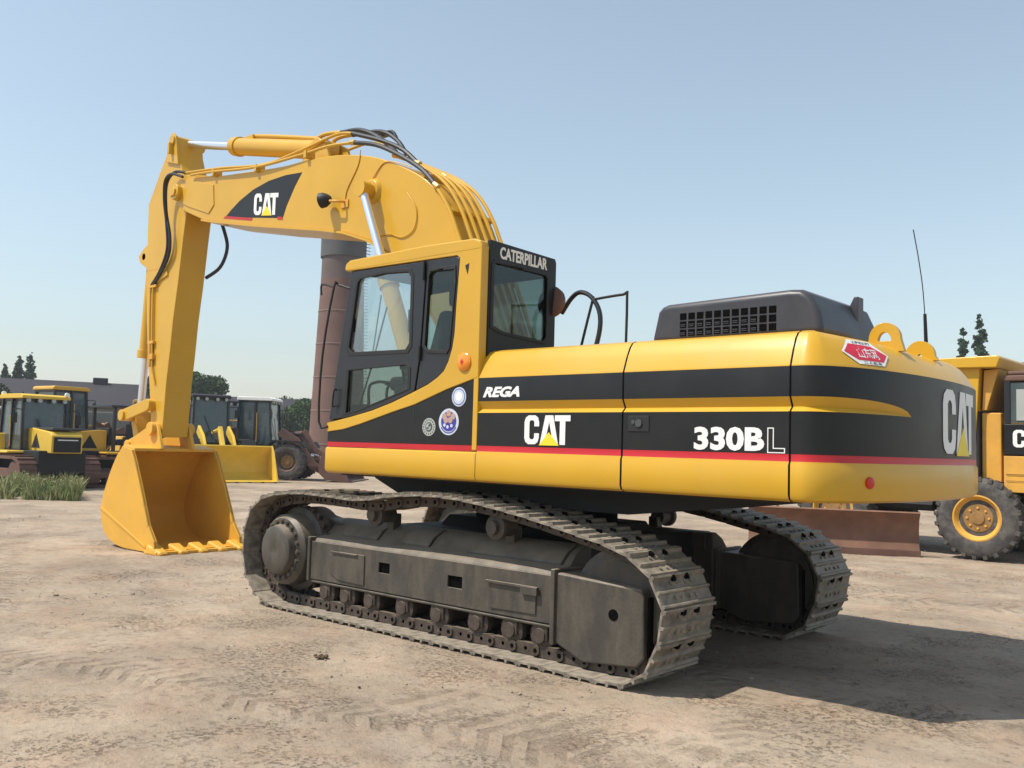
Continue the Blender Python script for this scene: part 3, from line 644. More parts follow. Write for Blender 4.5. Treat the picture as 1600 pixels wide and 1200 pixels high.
s1 = disc(-.28, 1.987, .080, .078, 'pale_decal', .002); disc(-.28, 1.987, .070, .068, 'blue_decal', .003, s1); disc(-.28, 1.987, .060, .058, 'pale_decal', .0038, s1); disc(-.28, 1.99, .036, .034, 'white_decal', .0046, s1)
s2 = disc(-.172, 1.786, .115, .108, 'pale_decal', .002); disc(-.172, 1.79, .088, .082, 'navy_decal', .003, s2)
for k, (a, b) in enumerate(((-.05, .03), (0, .055), (.05, .03), (-.02, .0), (.03, .0))): disc(-.172+a, 1.80+b, .026, .026, 'skin_decal', .004+.0004*k, s2)
for k, (a, b) in enumerate(((-.035, -.035), (.01, -.045), (.045, -.03))): disc(-.172+a, 1.79+b, .014, .014, 'pale_decal', .0045+.0004*k, s2)
MB().prism([(-.172+.1*math.cos(t)*k, 1.786+.095*math.sin(t)*k) for k, ts in ((1, [PI*(1.15+.7*i/10) for i in range(11)]), (.9, [PI*(1.85-.7*i/10) for i in range(11)])) for t in ts], 'y', 1.4921, 1.4935).build('sticker_arc', 'navy_decal', s2)
s3 = disc(.059, 1.743, .078, .074, 'grey_decal', .002)
for k in range(16): disc(.059+.062*math.cos(k*PI/8), 1.743+.058*math.sin(k*PI/8), .006, .007, 'ink_decal', .0032, s3)
disc(.059, 1.743, .042, .040, 'ink_decal', .003, s3); disc(.062, 1.745, .030, .028, 'grey_decal', .0038, s3); disc(.05, 1.755, .014, .012, 'ink_decal', .0046, s3); disc(.07, 1.735, .016, .008, 'ink_decal', .0046, s3)
def cw_x(y): return -3.15-XR*max(0, 1-(y/1.5)**2)**.485
def wrap_cw(p): return Vector((cw_x(p.y)+.010-.004-(-.55-p.x)*1.0, p.y, p.z))
logo(EX, Matrix.Translation((-.55, .16, 1.635)) @ REAR, .84, .44, lambda p: Vector((cw_x(p.y)+.006+(p.x+.55), p.y, p.z)))
# hexagonal red sticker on the tail corner
def cwpt(px_y, z, out=.006):
    y = px_y; n = Vector((-(1-(y/1.5)**2)**.5/XR, y/1.5/1.5, 0)).normalized()
    i = min(range(len(CWO)), key=lambda k: abs(CWO[k][1]-y)); rr = rcw(i); ins = BANDS[9][1]
    for (z0, i0, _), (z1, i1, _) in zip(BANDS[9:], BANDS[10:]):
        a0 = BANDS[9][1]+(i0-BANDS[9][1])*rr; a1 = BANDS[9][1]+(i1-BANDS[9][1])*rr
        if z0 <= z <= z1: ins = a0+(a1-a0)*(z-z0)/(z1-z0)
    return Vector((cw_x(y)-n.x*(ins-out), y-n.y*(ins-out), z))
def cw_sticker(name, pts, m, parent, out):
    sub = polys(name, [pts], Matrix.Identity(4), .0, m, parent)
    me = sub.data; bm = bmesh.new(); bm.from_mesh(me)
    bmesh.ops.subdivide_edges(bm, edges=bm.edges, cuts=6, use_grid_fill=True)
    for v in bm.verts: v.co = cwpt(v.co.x, v.co.y, out)
    bm.to_mesh(me); bm.free(); return sub
# u = y along the tail from 1.26 to .86, v = z
HX = [(1.30, 2.235), (1.205, 2.318), (.965, 2.318), (.84, 2.235), (.95, 2.16), (1.19, 2.16)]
hx = cw_sticker('hexagon_sticker', HX, 'white_decal', EX, .004)
def inset(L, k): 
    cx = sum(a for a, _ in L)/len(L); cz = sum(b for _, b in L)/len(L); return [(cx+(a-cx)*k, cz+(b-cz)*k) for a, b in L]
cw_sticker('sticker_red', [(1.28, 2.236), (1.215, 2.29), (.985, 2.287), (.86, 2.236), (.94, 2.186), (1.185, 2.186)], 'red_decal', hx, .0055)
def cjk(s, y0, z0, wd, ht, m, out, bold):
    cu = bpy.data.curves.new('characters', 'FONT'); cu.body = s; cu.offset = bold; me = curve_mesh(cu, 'characters')
    if not len(me.vertices): return
    xs = [v.co.x for v in me.vertices]; ys = [v.co.y for v in me.vertices]
    for v in me.vertices: v.co = cwpt(y0-(v.co.x-min(xs))/(max(xs)-min(xs))*wd, z0+(v.co.y-min(ys))/(max(ys)-min(ys))*ht, out)
    me.materials.clear(); me.materials.append(M[m]); finish(bpy.data.objects.new('characters', me), hx)
cjk('\u5c71\u4e1c\u7f51', 1.165, 2.20, .20, .07, 'white_decal', .007, .01)
cjk('\u5de5\u7a0b\u673a\u68b0\u7f51', 1.175, 2.293, .19, .02, 'ink_decal', .007, .02)
cjk('\u4e8c\u4eba\u8f6e\u8f66', 1.15, 2.163, .18, .02, 'ink_decal', .007, .02)
# round reflector low on the tail
y = 1.13; rn = Vector((-(1-(y/1.5)**2)**.5/XR, y/1.5/1.5, 0)).normalized(); MB().lathe(Vector((cw_x(y), y, 1.44)), rn, [(-.01, .036), (.012, .036), (.016, .028)], 20).build('reflector', 'red_reflector', EX)

# ---- engine hood
hd = MB(); HZ = 2.365
ho = [(-1.84, HZ), (-1.895, 2.60), (-1.93, 2.635), (-1.98, 2.65), (-2.90, 2.675), (-2.98, 2.668), (-3.05, 2.63), (-3.10, 2.52), (-3.13, HZ)]
hd.prism(ho, 'y', .12, 1.12); HOOD = hd.build('engine_hood', 'hood_plastic', EX, .05, seg=4)
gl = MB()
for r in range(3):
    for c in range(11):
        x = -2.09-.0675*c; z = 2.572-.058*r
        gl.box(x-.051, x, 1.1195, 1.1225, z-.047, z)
gl.build('grille_shade', 'grease_hole_shade', HOOD)  # thin black pads on the hood, shade of the grille openings as colour
sl_ = MB()
for r in (1, 2):
    for c in range(9):
        x = -2.09-.0675*c; z = 2.572-.058*r; sl_.box(x-.044, x-.006, 1.1225, 1.1245, z-.026, z-.020).box(x-.044, x-.006, 1.1225, 1.1245, z-.038, z-.033)
sl_.build('grille_slats', 'hood_plastic', HOOD)
MB().prism([(-3.02, 2.50), (-3.02, 2.60), (-3.07, 2.70), (-3.10, 2.70), (-3.10, 2.50)], 'y', .36, .46).build('exhaust_tip', 'hood_plastic', EX, .006)
for yy, cx in ((.50, -3.30), (-.20, -3.30)):
    ring = [(cx+.105*math.cos(PI*k/16), 2.385+.112*math.sin(PI*k/16)-(.05 if yy < 0 else 0)) for k in range(17)]
    hr = .045 if yy > 0 else .02; hole = [(cx+hr*math.cos(PI*k/12), 2.372+hr*1.38*math.sin(PI*k/12)-(.05 if yy < 0 else 0)) for k in range(13)]
    plate('lifting_eye', [(cx+.13, 2.30)]+ring+[(cx-.13, 2.30)], [hole], SIDE, yy-.022, .044, 'yellow_paint', EX, .006)
# handrail and intake hose behind the cab
MB().tube([(-.63, .4, 2.36), (-.775, .4, 2.87), (-.80, .4, 2.885), (-1.10, .4, 2.90), (-1.135, .4, 2.88), (-1.13, .4, 2.36)], .012, sub=3).build('handrail', 'seal', EX)
MB().tube([(-.40, .35, 2.80), (-.52, .37, 2.92), (-.64, .4, 2.96), (-.76, .4, 2.91), (-.85, .4, 2.78), (-.86, .4, 2.62), (-.80, .4, 2.40), (-.77, .4, 2.34)], .021).build('intake_hose', 'hose', EX)
# whip aerial on the tail
MB().cyl((-3.3, -.34, 2.30), (-3.3, -.298, 2.66), .016, .012, 8).tube([(-3.3, -.30, 2.64), (-3.3, -.25, 2.85), (-3.3, -.16, 3.05), (-3.3, -.05, 3.24)], .004, 6).build('aerial', 'dark_steel', EX)

# ---- boom
BT = [(.25, 1.95), (.38, 2.3), (.58, 2.8), (.78, 3.25), (.979, 3.659), (1.13, 3.96), (1.32, 4.215), (1.55, 4.395), (1.838, 4.548), (2.268, 4.73), (2.65, 4.835), (3.076, 4.91), (3.6, 4.95), (4.098, 4.965), (4.9, 5.04), (5.576, 5.11), (6.35, 5.26), (6.52, 5.265)]
BBt = [(6.66, 5.20), (6.73, 5.06), (6.62, 4.88), (6.372, 4.74), (5.9, 4.56), (5.681, 4.51), (4.599, 4.30), (3.26, 4.065), (2.80, 3.97), (2.379, 3.83), (2.0, 3.63), (1.62, 3.32), (1.25, 2.85), (.85, 2.25), (.55, 1.9), (.25, 1.80)]
bt = MB(); bt.prism([(v.x, v.y) for v in catmull([Vector((a, b, 0)) for a, b in BT], 4)]+BBt, 'y', -.32, .32); BOOM = bt.build('boom', 'yellow_paint', EX, .012, ang=25)
# bottom flange proud of the side plates
fl = MB(); low = BBt[4:]
for (a, b), (c, d) in zip(low, low[1:]):
    fl.hexa([(a, -.35, b-.022), (c, -.35, d-.022), (c, .35, d-.022), (a, .35, b-.022), (a, -.35, b+.004), (c, -.35, d+.004), (c, .35, d+.004), (a, .35, b+.004)])
fl.build('bottom_flange', 'yellow_paint', BOOM)
# pad plates welded on the side
MB().prism([(6.35, 5.20), (6.66, 5.10), (6.66, 4.95), (6.30, 4.80), (5.75, 4.62), (5.62, 4.72), (5.66, 5.0)], 'y', .318, .332).build('nose_doubler', 'yellow_paint', BOOM, .004)
MB().cyl((6.58, -.40, 5.04), (6.58, .40, 5.04), .115, seg=28).build('nose_boss', 'yellow_paint', BOOM, .01)
MB().cyl((6.58, .40, 5.04), (6.58, .425, 5.04), .06, seg=20).box(6.50, 6.66, .40, .412, 4.98, 5.0).build('pin_cap', 'yellow_paint', BOOM, .005)
bs = MB(); bs.cyl((2.33, -.50, 4.36), (2.33, .50, 4.36), .085, seg=24).cyl((2.33, .318, 4.36), (2.33, .36, 4.36), .15, .12, 28).cyl((2.33, -.36, 4.36), (2.33, -.318, 4.36), .12, .15, 28)
bs.build('cylinder_pin', 'yellow_paint', BOOM, .008)
for s in (1, -1):
    y = .46*s; a = Vector((2.33, y, 4.36)); b = Vector((1.12, y, 1.66)); d = (b-a).normalized()
    MB().cyl(a+d*.08, a+d*1.15, .048, seg=24).build('cylinder_rod', 'chrome', BOOM)
    c = MB(); c.cyl(a+d*1.15, b, .092, seg=28).cyl(a+d*1.12, a+d*1.24, .108, seg=28); BC = c.build('boom_cylinder', 'yellow_paint', BOOM); MB().cyl(a+Vector((0, -.055*s, 0)), a+Vector((0, .055*s, 0)), .095, seg=24).build('rod_eye', 'yellow_paint', BC if False else BOOM)
# decal on the boom
dp = [(5.33, 4.51), (5.20, 4.585), (5.0, 4.68), (4.7, 4.775), (4.36, 4.83), (4.0, 4.84), (3.66, 4.815), (3.80, 4.66), (3.95, 4.45), (4.02, 4.31)]
plate('boom_decal', dp, [], SIDE, .3195, .0025, 'black_paint', BOOM)
plate('decal_line', [(5.33, 4.525), (4.68, 4.405), (4.70, 4.375), (5.37, 4.50)], [], SIDE, .322, .0016, 'red_stripe', BOOM)
plate('decal_line', [(4.13, 4.345), (4.03, 4.325), (4.015, 4.285), (4.13, 4.305)], [], SIDE, .322, .0016, 'red_stripe', BOOM)
sh = Matrix(((1, 0, 0, 0), (-.13, 1, 0, 0), (0, 0, 1, 0), (0, 0, 0, 1)))
logo(BOOM, Matrix.Translation((4.66, .3235, 4.44)) @ SIDE @ Matrix(((1, 0, 0, 0), (-.14, 1, 0, 0), (0, 0, 1, 0), (0, 0, 0, 1))), .53, .275)
# work lamp
wl = MB(); wl.lathe((2.99, .42, 4.36), (.7, .3, -.12), [(-.03, .03), (.0, .06), (.05, .085), (.10, .088), (.105, .075)], 24); LAMP = wl.build('work_lamp', 'seal', BOOM)
MB().tube([(2.80, .33, 4.32), (2.83, .42, 4.31), (2.95, .43, 4.33)], .016).box(2.74, 2.86, .32, .335, 4.25, 4.34).build('lamp_bracket', 'yellow_old', LAMP, .003)
MB().lathe((3.067, .453, 4.347), (.7, .3, -.12), [(0, .07), (.004, .07)], 20).build('lamp_lens', 'dusty_glass', LAMP)
MB().tube([(2.80, .33, 4.30), (2.78, .326, 4.45), (2.60, .326, 4.70), (2.56, .326, 4.87)], .006, 6).tube([(2.33, .33, 4.50), (2.15, .326, 4.65), (1.9, .326, 4.6), (1.7, .326, 4.52)], .006, 6).build('lamp_wire', 'yellow_old', BOOM)
MB().tube([(1.75, .326, 4.25), (1.60, .33, 4.05), (1.62, .33, 3.85), (1.80, .33, 3.78), (2.0, .33, 3.84), (2.2, .33, 3.84)], .006, 6).build('grease_line', 'yellow_paint', BOOM)
# oil pipes along the boom back
def off(curve, h, y, i0, i1):
    out = []
    for i in range(i0, i1+1):
        a = Vector(curve[max(i-1, 0)]); b = Vector(curve[min(i+1, len(curve)-1)]); t = (b-a).normalized(); n = Vector((-t.y, t.x)); p = Vector(curve[i])+n*h; out.append((p.x, y, p.y))
    return out
for k, (y, h) in enumerate(((.335, .035), (.20, .075), (.10, .08), (-.02, .08), (-.14, .075), (-.27, .07))):
    pp = off(BT, h, y, 1, (6, 8, 9, 9, 8, 9)[k]); MB().tube(pp, .021).build('oil_pipe', 'yellow_paint', BOOM)
pa = [(6.20, .36, 5.22), (5.67, .36, 5.17), (4.6, .36, 5.04), (3.64, .35, 5.02), (3.15, .33, 5.03), (2.75, .30, 5.0)]
MB().tube(pa, .019).build('oil_pipe', 'yellow_paint', BOOM)
pb = [(6.45, .30, 5.31), (5.6, .27, 5.23), (4.6, .25, 5.10), (3.9, .22, 5.14), (3.2, .20, 5.21), (2.9, .19, 5.17)]
MB().tube(pb, .019).build('oil_pipe', 'yellow_paint', BOOM)
MB().tube([(6.45, -.30, 5.32), (5.6, -.27, 5.25), (4.6, -.25, 5.12), (3.2, -.2, 5.2), (2.7, -.2, 5.08)], .019).build('oil_pipe', 'yellow_paint', BOOM)
MB().tube([(2.75, .30, 5.0), (2.35, .29, 4.90), (1.95, .29, 4.71), (1.55, .31, 4.47), (1.30, .335, 4.25)], .026).tube([(2.9, .19, 5.17), (2.4, .18, 4.99), (2.0, .19, 4.80), (1.72, .20, 4.58)], .026).build('boom_hose', 'hose', BOOM, each=True)
MB().tube([(3.25, .08, 5.28), (2.9, .08, 5.24), (2.55, .08, 5.08), (2.22, .10, 4.84)], .028).tube([(3.2, -.06, 5.28), (2.7, -.06, 5.22), (2.4, -.06, 5.06), (2.18, -.02, 4.84)], .026).build('boom_hose', 'hose', BOOM, each=True)
MB().tube([(3.78, .10, 5.12), (3.72, .10, 5.27), (3.55, .09, 5.32), (3.25, .08, 5.285)], .026).tube([(3.70, -.08, 5.12), (3.62, -.08, 5.28), (3.45, -.07, 5.31), (3.2, -.06, 5.285)], .026).build('hose_elbow', 'yellow_paint', BOOM, each=True)
ft = MB()
for (x, y, z) in ((3.30, .08, 5.287), (2.22, .10, 4.80), (2.18, -.02, 4.79), (1.74, .20, 4.60), (1.30, .335, 4.25), (2.74, .30, 5.0), (1.84, .10, 4.63), (1.55, -.02, 4.475), (1.84, -.14, 4.62)):
    i = min(range(len(BT)-1), key=lambda k: abs(BT[k][0]-x)); a = Vector((BT[i+1][0]-BT[i][0], 0, BT[i+1][1]-BT[i][1])).normalized()*.04
    ft.cyl(Vector((x, y, z))-a, Vector((x, y, z))+a, .032, seg=6)
ft.build('pipe_fitting', 'yellow_paint', BOOM, .003, each=True)
cl = MB()
for i, w_ in ((3, .33), (5, .33), (7, .33)):
    x, z = BT[i]; a = Vector(BT[i-1]); b = Vector(BT[i+1]); t = (b-a).normalized(); n = Vector((-t.y, t.x))
    c = Vector((x, z)); q = [c+t*.03, c-t*.03]; m = Matrix(((t.x, 0, n.x, x), (0, 1, 0, 0), (t.y, 0, n.y, z), (0, 0, 0, 1)))
    cl.box(-.025, .025, -w_+.03, w_-.03, .0, .05, m)
for x, z in ((4.6, 5.04), (5.62, 5.165), (3.55, 5.02)): cl.box(x-.025, x+.025, .24, .375, z-.06, z+.03)
cl.build('pipe_clamp', 'yellow_paint', BOOM, .003, each=True)
MB().tube([(2.80, -.12, 5.22), (2.62, -.12, 5.22), (2.52, -.12, 5.18), (2.42, -.12, 5.02)], .018, sub=3).box(2.55, 2.72, -.15, -.09, 5.17, 5.19).build('hose_guard', 'hose', BOOM)
# arm cylinder on top
a = Vector((3.62, 0, 5.16)); b = Vector((7.0, 0, 5.905)); d = (b-a).normalized()
c = MB(); c.cyl(a, a+d*2.08, .118, seg=32).cyl(a+d*2.05, a+d*2.14, .128, seg=32).cyl(a+d*2.0, a+d*2.05, .135, seg=32); c.cyl((3.62, -.10, 5.16), (3.62, .10, 5.16), .12, seg=24)
ac = c.build('arm_cylinder', 'yellow_paint', BOOM, .004)
MB().tube([(3.80, 0, 5.34), (4.6, 0, 5.53), (5.25, 0, 5.67), (5.38, 0, 5.66)], .03).box(5.2, 5.42, -.05, .05, 5.60, 5.68).build('cylinder_pipe', 'yellow_paint', ac, .006)
MB().cyl(a+d*2.13, b-d*.06, .056, seg=24).build('arm_cylinder_rod', 'chrome', ac)
br = MB()
for y in (-.16, .16): br.prism([(3.30, 4.90), (3.42, 5.18), (3.58, 5.27), (3.72, 5.22), (3.95, 4.93)], 'y', y-.025, y+.025)
br.build('cylinder_bracket', 'yellow_paint', BOOM, .01, each=True)

# ---- stick
SK = [(7.10, 1.60), (6.93, 1.60), (6.905, 2.0), (6.885, 2.36), (6.83, 2.8), (6.785, 3.27), (6.70, 3.8), (6.655, 4.17), (6.62, 4.45), (6.58, 4.73), (6.565, 5.08), (6.66, 5.28), (6.80, 5.50), (6.90, 5.72), (6.93, 5.95), (7.02, 6.0), (7.09, 5.96), (7.14, 5.83), (7.30, 5.66), (7.70, 5.07), (7.685, 4.6), (7.655, 4.29), (7.62, 3.8), (7.565, 3.32), (7.48, 2.8), (7.38, 2.37), (7.33, 2.1), (7.27, 1.81), (7.22, 1.66)]
ST = MB().prism(SK, 'y', -.2, .2).build('stick', 'yellow_paint', EX, .012, ang=25)
MB().prism([(6.82, 5.52), (6.93, 5.96), (7.02, 6.03), (7.10, 5.97), (7.18, 5.62)], 'y', .198, .235).build('stick_doubler', 'yellow_paint', ST, .006)
MB().cyl((7.0, -.25, 5.905), (7.0, .26, 5.905), .07, seg=20).build('top_pin', 'yellow_paint', ST, .006)
MB().box(6.98, 7.03, .235, .30, 5.70, 5.86).build('lamp_stub', 'yellow_paint', ST, .004)
MB().cyl((6.58, -.26, 5.04), (6.58, .26, 5.04), .14, seg=28).build('stick_boss', 'yellow_paint', ST)
MB().box(7.0, 7.62, .1985, .2025, 4.055, 4.066).build('weld_line', 'yellow_old', ST)
# bucket cylinder in front of the stick
a = Vector((7.82, 0, 4.30)); b = Vector((8.0, 0, 1.92)); d = (b-a).normalized()
c = MB(); c.cyl(a, a+d*1.42, .10, seg=28).cyl(a+d*1.40, a+d*1.52, .125, seg=28).cyl((7.82, -.17, 4.30), (7.82, .17, 4.30), .055, seg=20); bc = c.build('bucket_cylinder', 'yellow_paint', ST, .004)
MB().cyl(a+d*1.5, b, .055, seg=20).build('bucket_cylinder_rod', 'chrome', bc)
MB().prism([(7.60, 4.05), (7.66, 4.50), (7.85, 4.42), (7.99, 4.32), (7.93, 4.22)], 'y', -.17, -.13).prism([(7.60, 4.05), (7.66, 4.50), (7.85, 4.42), (7.99, 4.32), (7.93, 4.22)], 'y', .13, .17).build('cylinder_lug', 'yellow_paint', ST, .008, each=True)
MB().tube([(7.45, .225, 3.80), (7.42, .225, 3.3), (7.36, .225, 2.75)], .016, sm=False).tube([(7.37, .225, 3.80), (7.34, .225, 3.3), (7.29, .225, 2.75)], .016, sm=False).tube([(7.29, .225, 2.8), (7.27, .225, 2.6), (7.18, .21, 2.35)], .013).build('stick_pipe', 'yellow_paint', ST, each=True)
MB().box(7.27, 7.50, .20, .24, 3.78, 3.82).box(7.25, 7.42, .20, .245, 2.95, 2.99).box(7.24, 7.38, .20, .25, 2.72, 2.80).cyl((7.33, .225, 2.62), (7.36, .225, 2.95), .035, seg=8).build('pipe_clamp', 'yellow_old', ST, .004, each=True)
MB().tube([(6.43, .36, 5.235), (6.70, .38, 5.32), (6.90, .37, 5.26), (6.96, .34, 5.0), (6.93, .30, 4.65), (6.95, .26, 4.30), (7.15, .24, 4.02), (7.42, .225, 3.82)], .021).tube([(6.45, .30, 5.31), (6.72, .33, 5.36), (6.93, .33, 5.22), (6.96, .30, 4.85), (6.86, .28, 4.5), (6.88, .26, 4.25), (7.05, .24, 4.05), (7.35, .225, 3.82)], .021).build('stick_hose', 'hose', BOOM, each=True)
MB().tube([(6.60, -.30, 4.90), (6.48, -.36, 4.60), (6.42, -.38, 4.35), (6.50, -.33, 4.08), (6.72, -.24, 3.93)], .026).build('stick_hose', 'hose', BOOM, each=True)
MB().prism([(7.00, 4.00), (7.30, 3.90), (7.30, 3.84), (6.98, 3.93)], 'y', .199, .22).build('hose_plate', 'yellow_paint', ST, .003)
# ---- linkage and bucket
lk = MB()
for s in (1, -1):
    y0, y1 = sorted((s*.215, s*.265)); lk.prism([(7.22, 2.10), (7.30, 2.15), (8.03, 2.0), (8.10, 1.90), (8.0, 1.82), (7.25, 1.98), (7.19, 2.03)], 'y', y0, y1)
LK = lk.build('tipping_link', 'yellow_paint', EX, .012)
MB().cyl((7.24, -.30, 2.06), (7.24, .30, 2.06), .085, seg=24).cyl((8.02, -.30, 1.91), (8.02, .30, 1.91), .085, seg=24).build('link_pin', 'yellow_paint', LK, .008, each=True)
MB().prism([(8.10, 1.96), (7.96, 1.97), (7.72, 1.50), (7.72, 1.34), (7.88, 1.34), (7.92, 1.52)], 'y', -.12, .12).build('bucket_link', 'yellow_paint', LK, .02)
BW = .65
BP = [(7.14, 1.40), (7.32, 1.26), (7.52, .98), (7.68, .66), (7.71, .46), (7.62, .24), (7.42, .10), (7.10, .025), (6.72, .012), (6.10, .020)]
BK = empty('bucket', (0, 0, .055), 0, EX)
sd = [(7.16, 1.41), (6.88, 1.36), (6.78, 1.22), (6.58, .88), (6.44, .62), (6.30, .36), (6.12, .17), (6.08, .02)]
for s in (1, -1):
    y0, y1 = sorted((s*(BW-.03), s*BW))
    MB().prism(sd+[(a-.004, b+.004) for a, b in BP[::-1][1:-1]], 'y', y0, y1).build('side_plate', 'bucket_paint', BK, .006)
    e = MB()
    for (a, b), (c_, d_) in zip(sd[1:], sd[2:]):
        n = Vector((d_-b, -(c_-a))).normalized()*.05
        n = n if n.x > 0 else -n
        e.hexa([(a, y0-.012, b), (c_, y0-.012, d_), (c_, y1+.012, d_), (a, y1+.012, b), (a+n.x, y0-.012, b+n.y), (c_+n.x, y0-.012, d_+n.y), (c_+n.x, y1+.012, d_+n.y), (a+n.x, y1+.012, b+n.y)])
    e.build('edge_bar', 'bucket_paint', BK, .006)
sh_ = MB()
P = [Vector((a, b)) for a, b in BP]; P = catmull([Vector((p.x, p.y, 0)) for p in P], 4)
inn = []
for i, p in enumerate(P):
    t = (P[min(i+1, len(P)-1)]-P[max(i-1, 0)]).normalized(); inn.append(p+Vector((t.y, -t.x, 0))*-.0+Vector((-t.y, t.x, 0))*(-.03))
for (a, b), (c_, d_) in zip(zip(P, inn), zip(P[1:], inn[1:])):
    sh_.hexa([(a.x, -BW+.001, a.y), (c_.x, -BW+.001, c_.y), (c_.x, BW-.001, c_.y), (a.x, BW-.001, a.y), (b.x, -BW+.001, b.y), (d_.x, -BW+.001, d_.y), (d_.x, BW-.001, d_.y), (b.x, BW-.001, b.y)])
sh_.build('bucket_shell', 'bucket_paint', BK)
MB().prism([(7.18, 1.43), (6.86, 1.385), (6.86, 1.34), (7.18, 1.37)], 'y', -BW+.03, BW-.03).build('top_beam', 'bucket_paint', BK, .01)
wr = MB()
for s in (1, -1):   # wear strip lines on the flank
    y0, y1 = sorted((s*BW, s*(BW+.014))); wr.prism([(7.72, .50), (7.69, .53), (6.36, .10), (6.34, .06)], 'y', y0, y1)
wr.build('wear_strip', 'bucket_paint', BK, .004)
MB().box(6.02, 6.36, -BW-.02, BW+.02, -.002, .038).build('cutting_edge', 'bucket_paint', BK, .008)
for k in range(5):
    y = -BW+.06+k*(2*BW-.12)/4
    MB().hexa([(5.95, y-.07, -.01), (6.30, y-.11, -.01), (6.30, y+.11, -.01), (5.95, y+.07, -.01), (5.965, y-.055, .045), (6.27, y-.09, .125), (6.27, y+.09, .125), (5.965, y+.055, .045)]).build('tooth', 'bucket_paint', BK, .03, seg=4)
for y in (-.24, .24):
    MB().prism([(6.80, 1.38), (6.95, 1.70), (7.05, 1.76), (7.15, 1.72), (7.60, 1.55), (7.78, 1.50), (7.86, 1.40), (7.80, 1.30), (7.50, 1.14), (7.30, 1.30)], 'y', y-.025, y+.025).build('hinge_plate', 'bucket_paint', BK, .01)
MB().cyl((7.06, -.33, 1.66), (7.06, .33, 1.66), .095, seg=24).cyl((7.78, -.30, 1.41), (7.78, .30, 1.41), .08, seg=24).build('hinge_pin', 'bucket_paint', BK, .008, each=True)
#BACKGROUND
# ================================================================== BACKGROUND
def part(mb, name, m, parent, bevel=0, label=None, **k):
    o = mb.build(name, m, parent, bevel, **k)
    if label: o['label'] = label
    return o
def crawler(parent, s, x0, x1, yc, wd, h, m='rusty_brown'):
    r = h/2; P = []
    for k in range(9): a = -PI/2+PI*k/8; P.append((x1-r+r*math.cos(a), r+r*math.sin(a)))
    for k in range(9): a = PI/2+PI*k/8; P.append((x0+r+r*math.cos(a), r+r*math.sin(a)))
    P2 = [(x0+(p[0]-x0-(x1-x0)/2)*.93+(x1-x0)/2, r+(p[1]-r)*.82) for p in P]
    mb = MB(); n = len(P)
    for i in range(n):
        a, b, c, d = P[i], P[(i+1) % n], P2[(i+1) % n], P2[i]
        mb.hexa([(a[0], s*yc-wd/2, a[1]), (b[0], s*yc-wd/2, b[1]), (c[0], s*yc-wd/2, c[1]), (d[0], s*yc-wd/2, d[1]), (a[0], s*yc+wd/2, a[1]), (b[0], s*yc+wd/2, b[1]), (c[0], s*yc+wd/2, c[1]), (d[0], s*yc+wd/2, d[1])])
    L = [Vector((*p, 0)) for p in P]
    for i in range(n):
        a, b = L[i], L[(i+1) % n]; k = max(1, int((b-a).length/.17)); t = (b-a).normalized(); nn = Vector((t.y, -t.x, 0))
        for j in range(k):
            c = a.lerp(b, (j+.5)/k); mb.box(-.012, .012, s*yc-wd/2, s*yc+wd/2, 0, .045, Matrix(((t.x, 0, nn.x, c.x), (0, 1, 0, 0), (t.y, 0, nn.y, c.y), (0, 0, 0, 1))))
    T = part(mb, 'track', m, parent)
    fb = MB(); fb.box(x0+r, x1-r, s*yc-wd*.35, s*yc+wd*.35, h*.34, h*.62); part(fb, 'track_frame', m, T, .02)
    part(MB().cyl((x0+r, s*yc-wd*.4, r), (x0+r, s*yc+wd*.4, r), r*.72, seg=20), 'idler_wheel', m, T)
    part(MB().cyl((x1-r, s*yc-wd*.4, r), (x1-r, s*yc+wd*.4, r), r*.72, seg=20), 'sprocket', m, T)
    for k in range(5):
        x = x0+r+(x1-x0-2*r)*(k+.5)/5; part(MB().cyl((x, s*yc-wd*.3, h*.24), (x, s*yc+wd*.3, h*.24), h*.13, seg=12), 'roller', m, T)
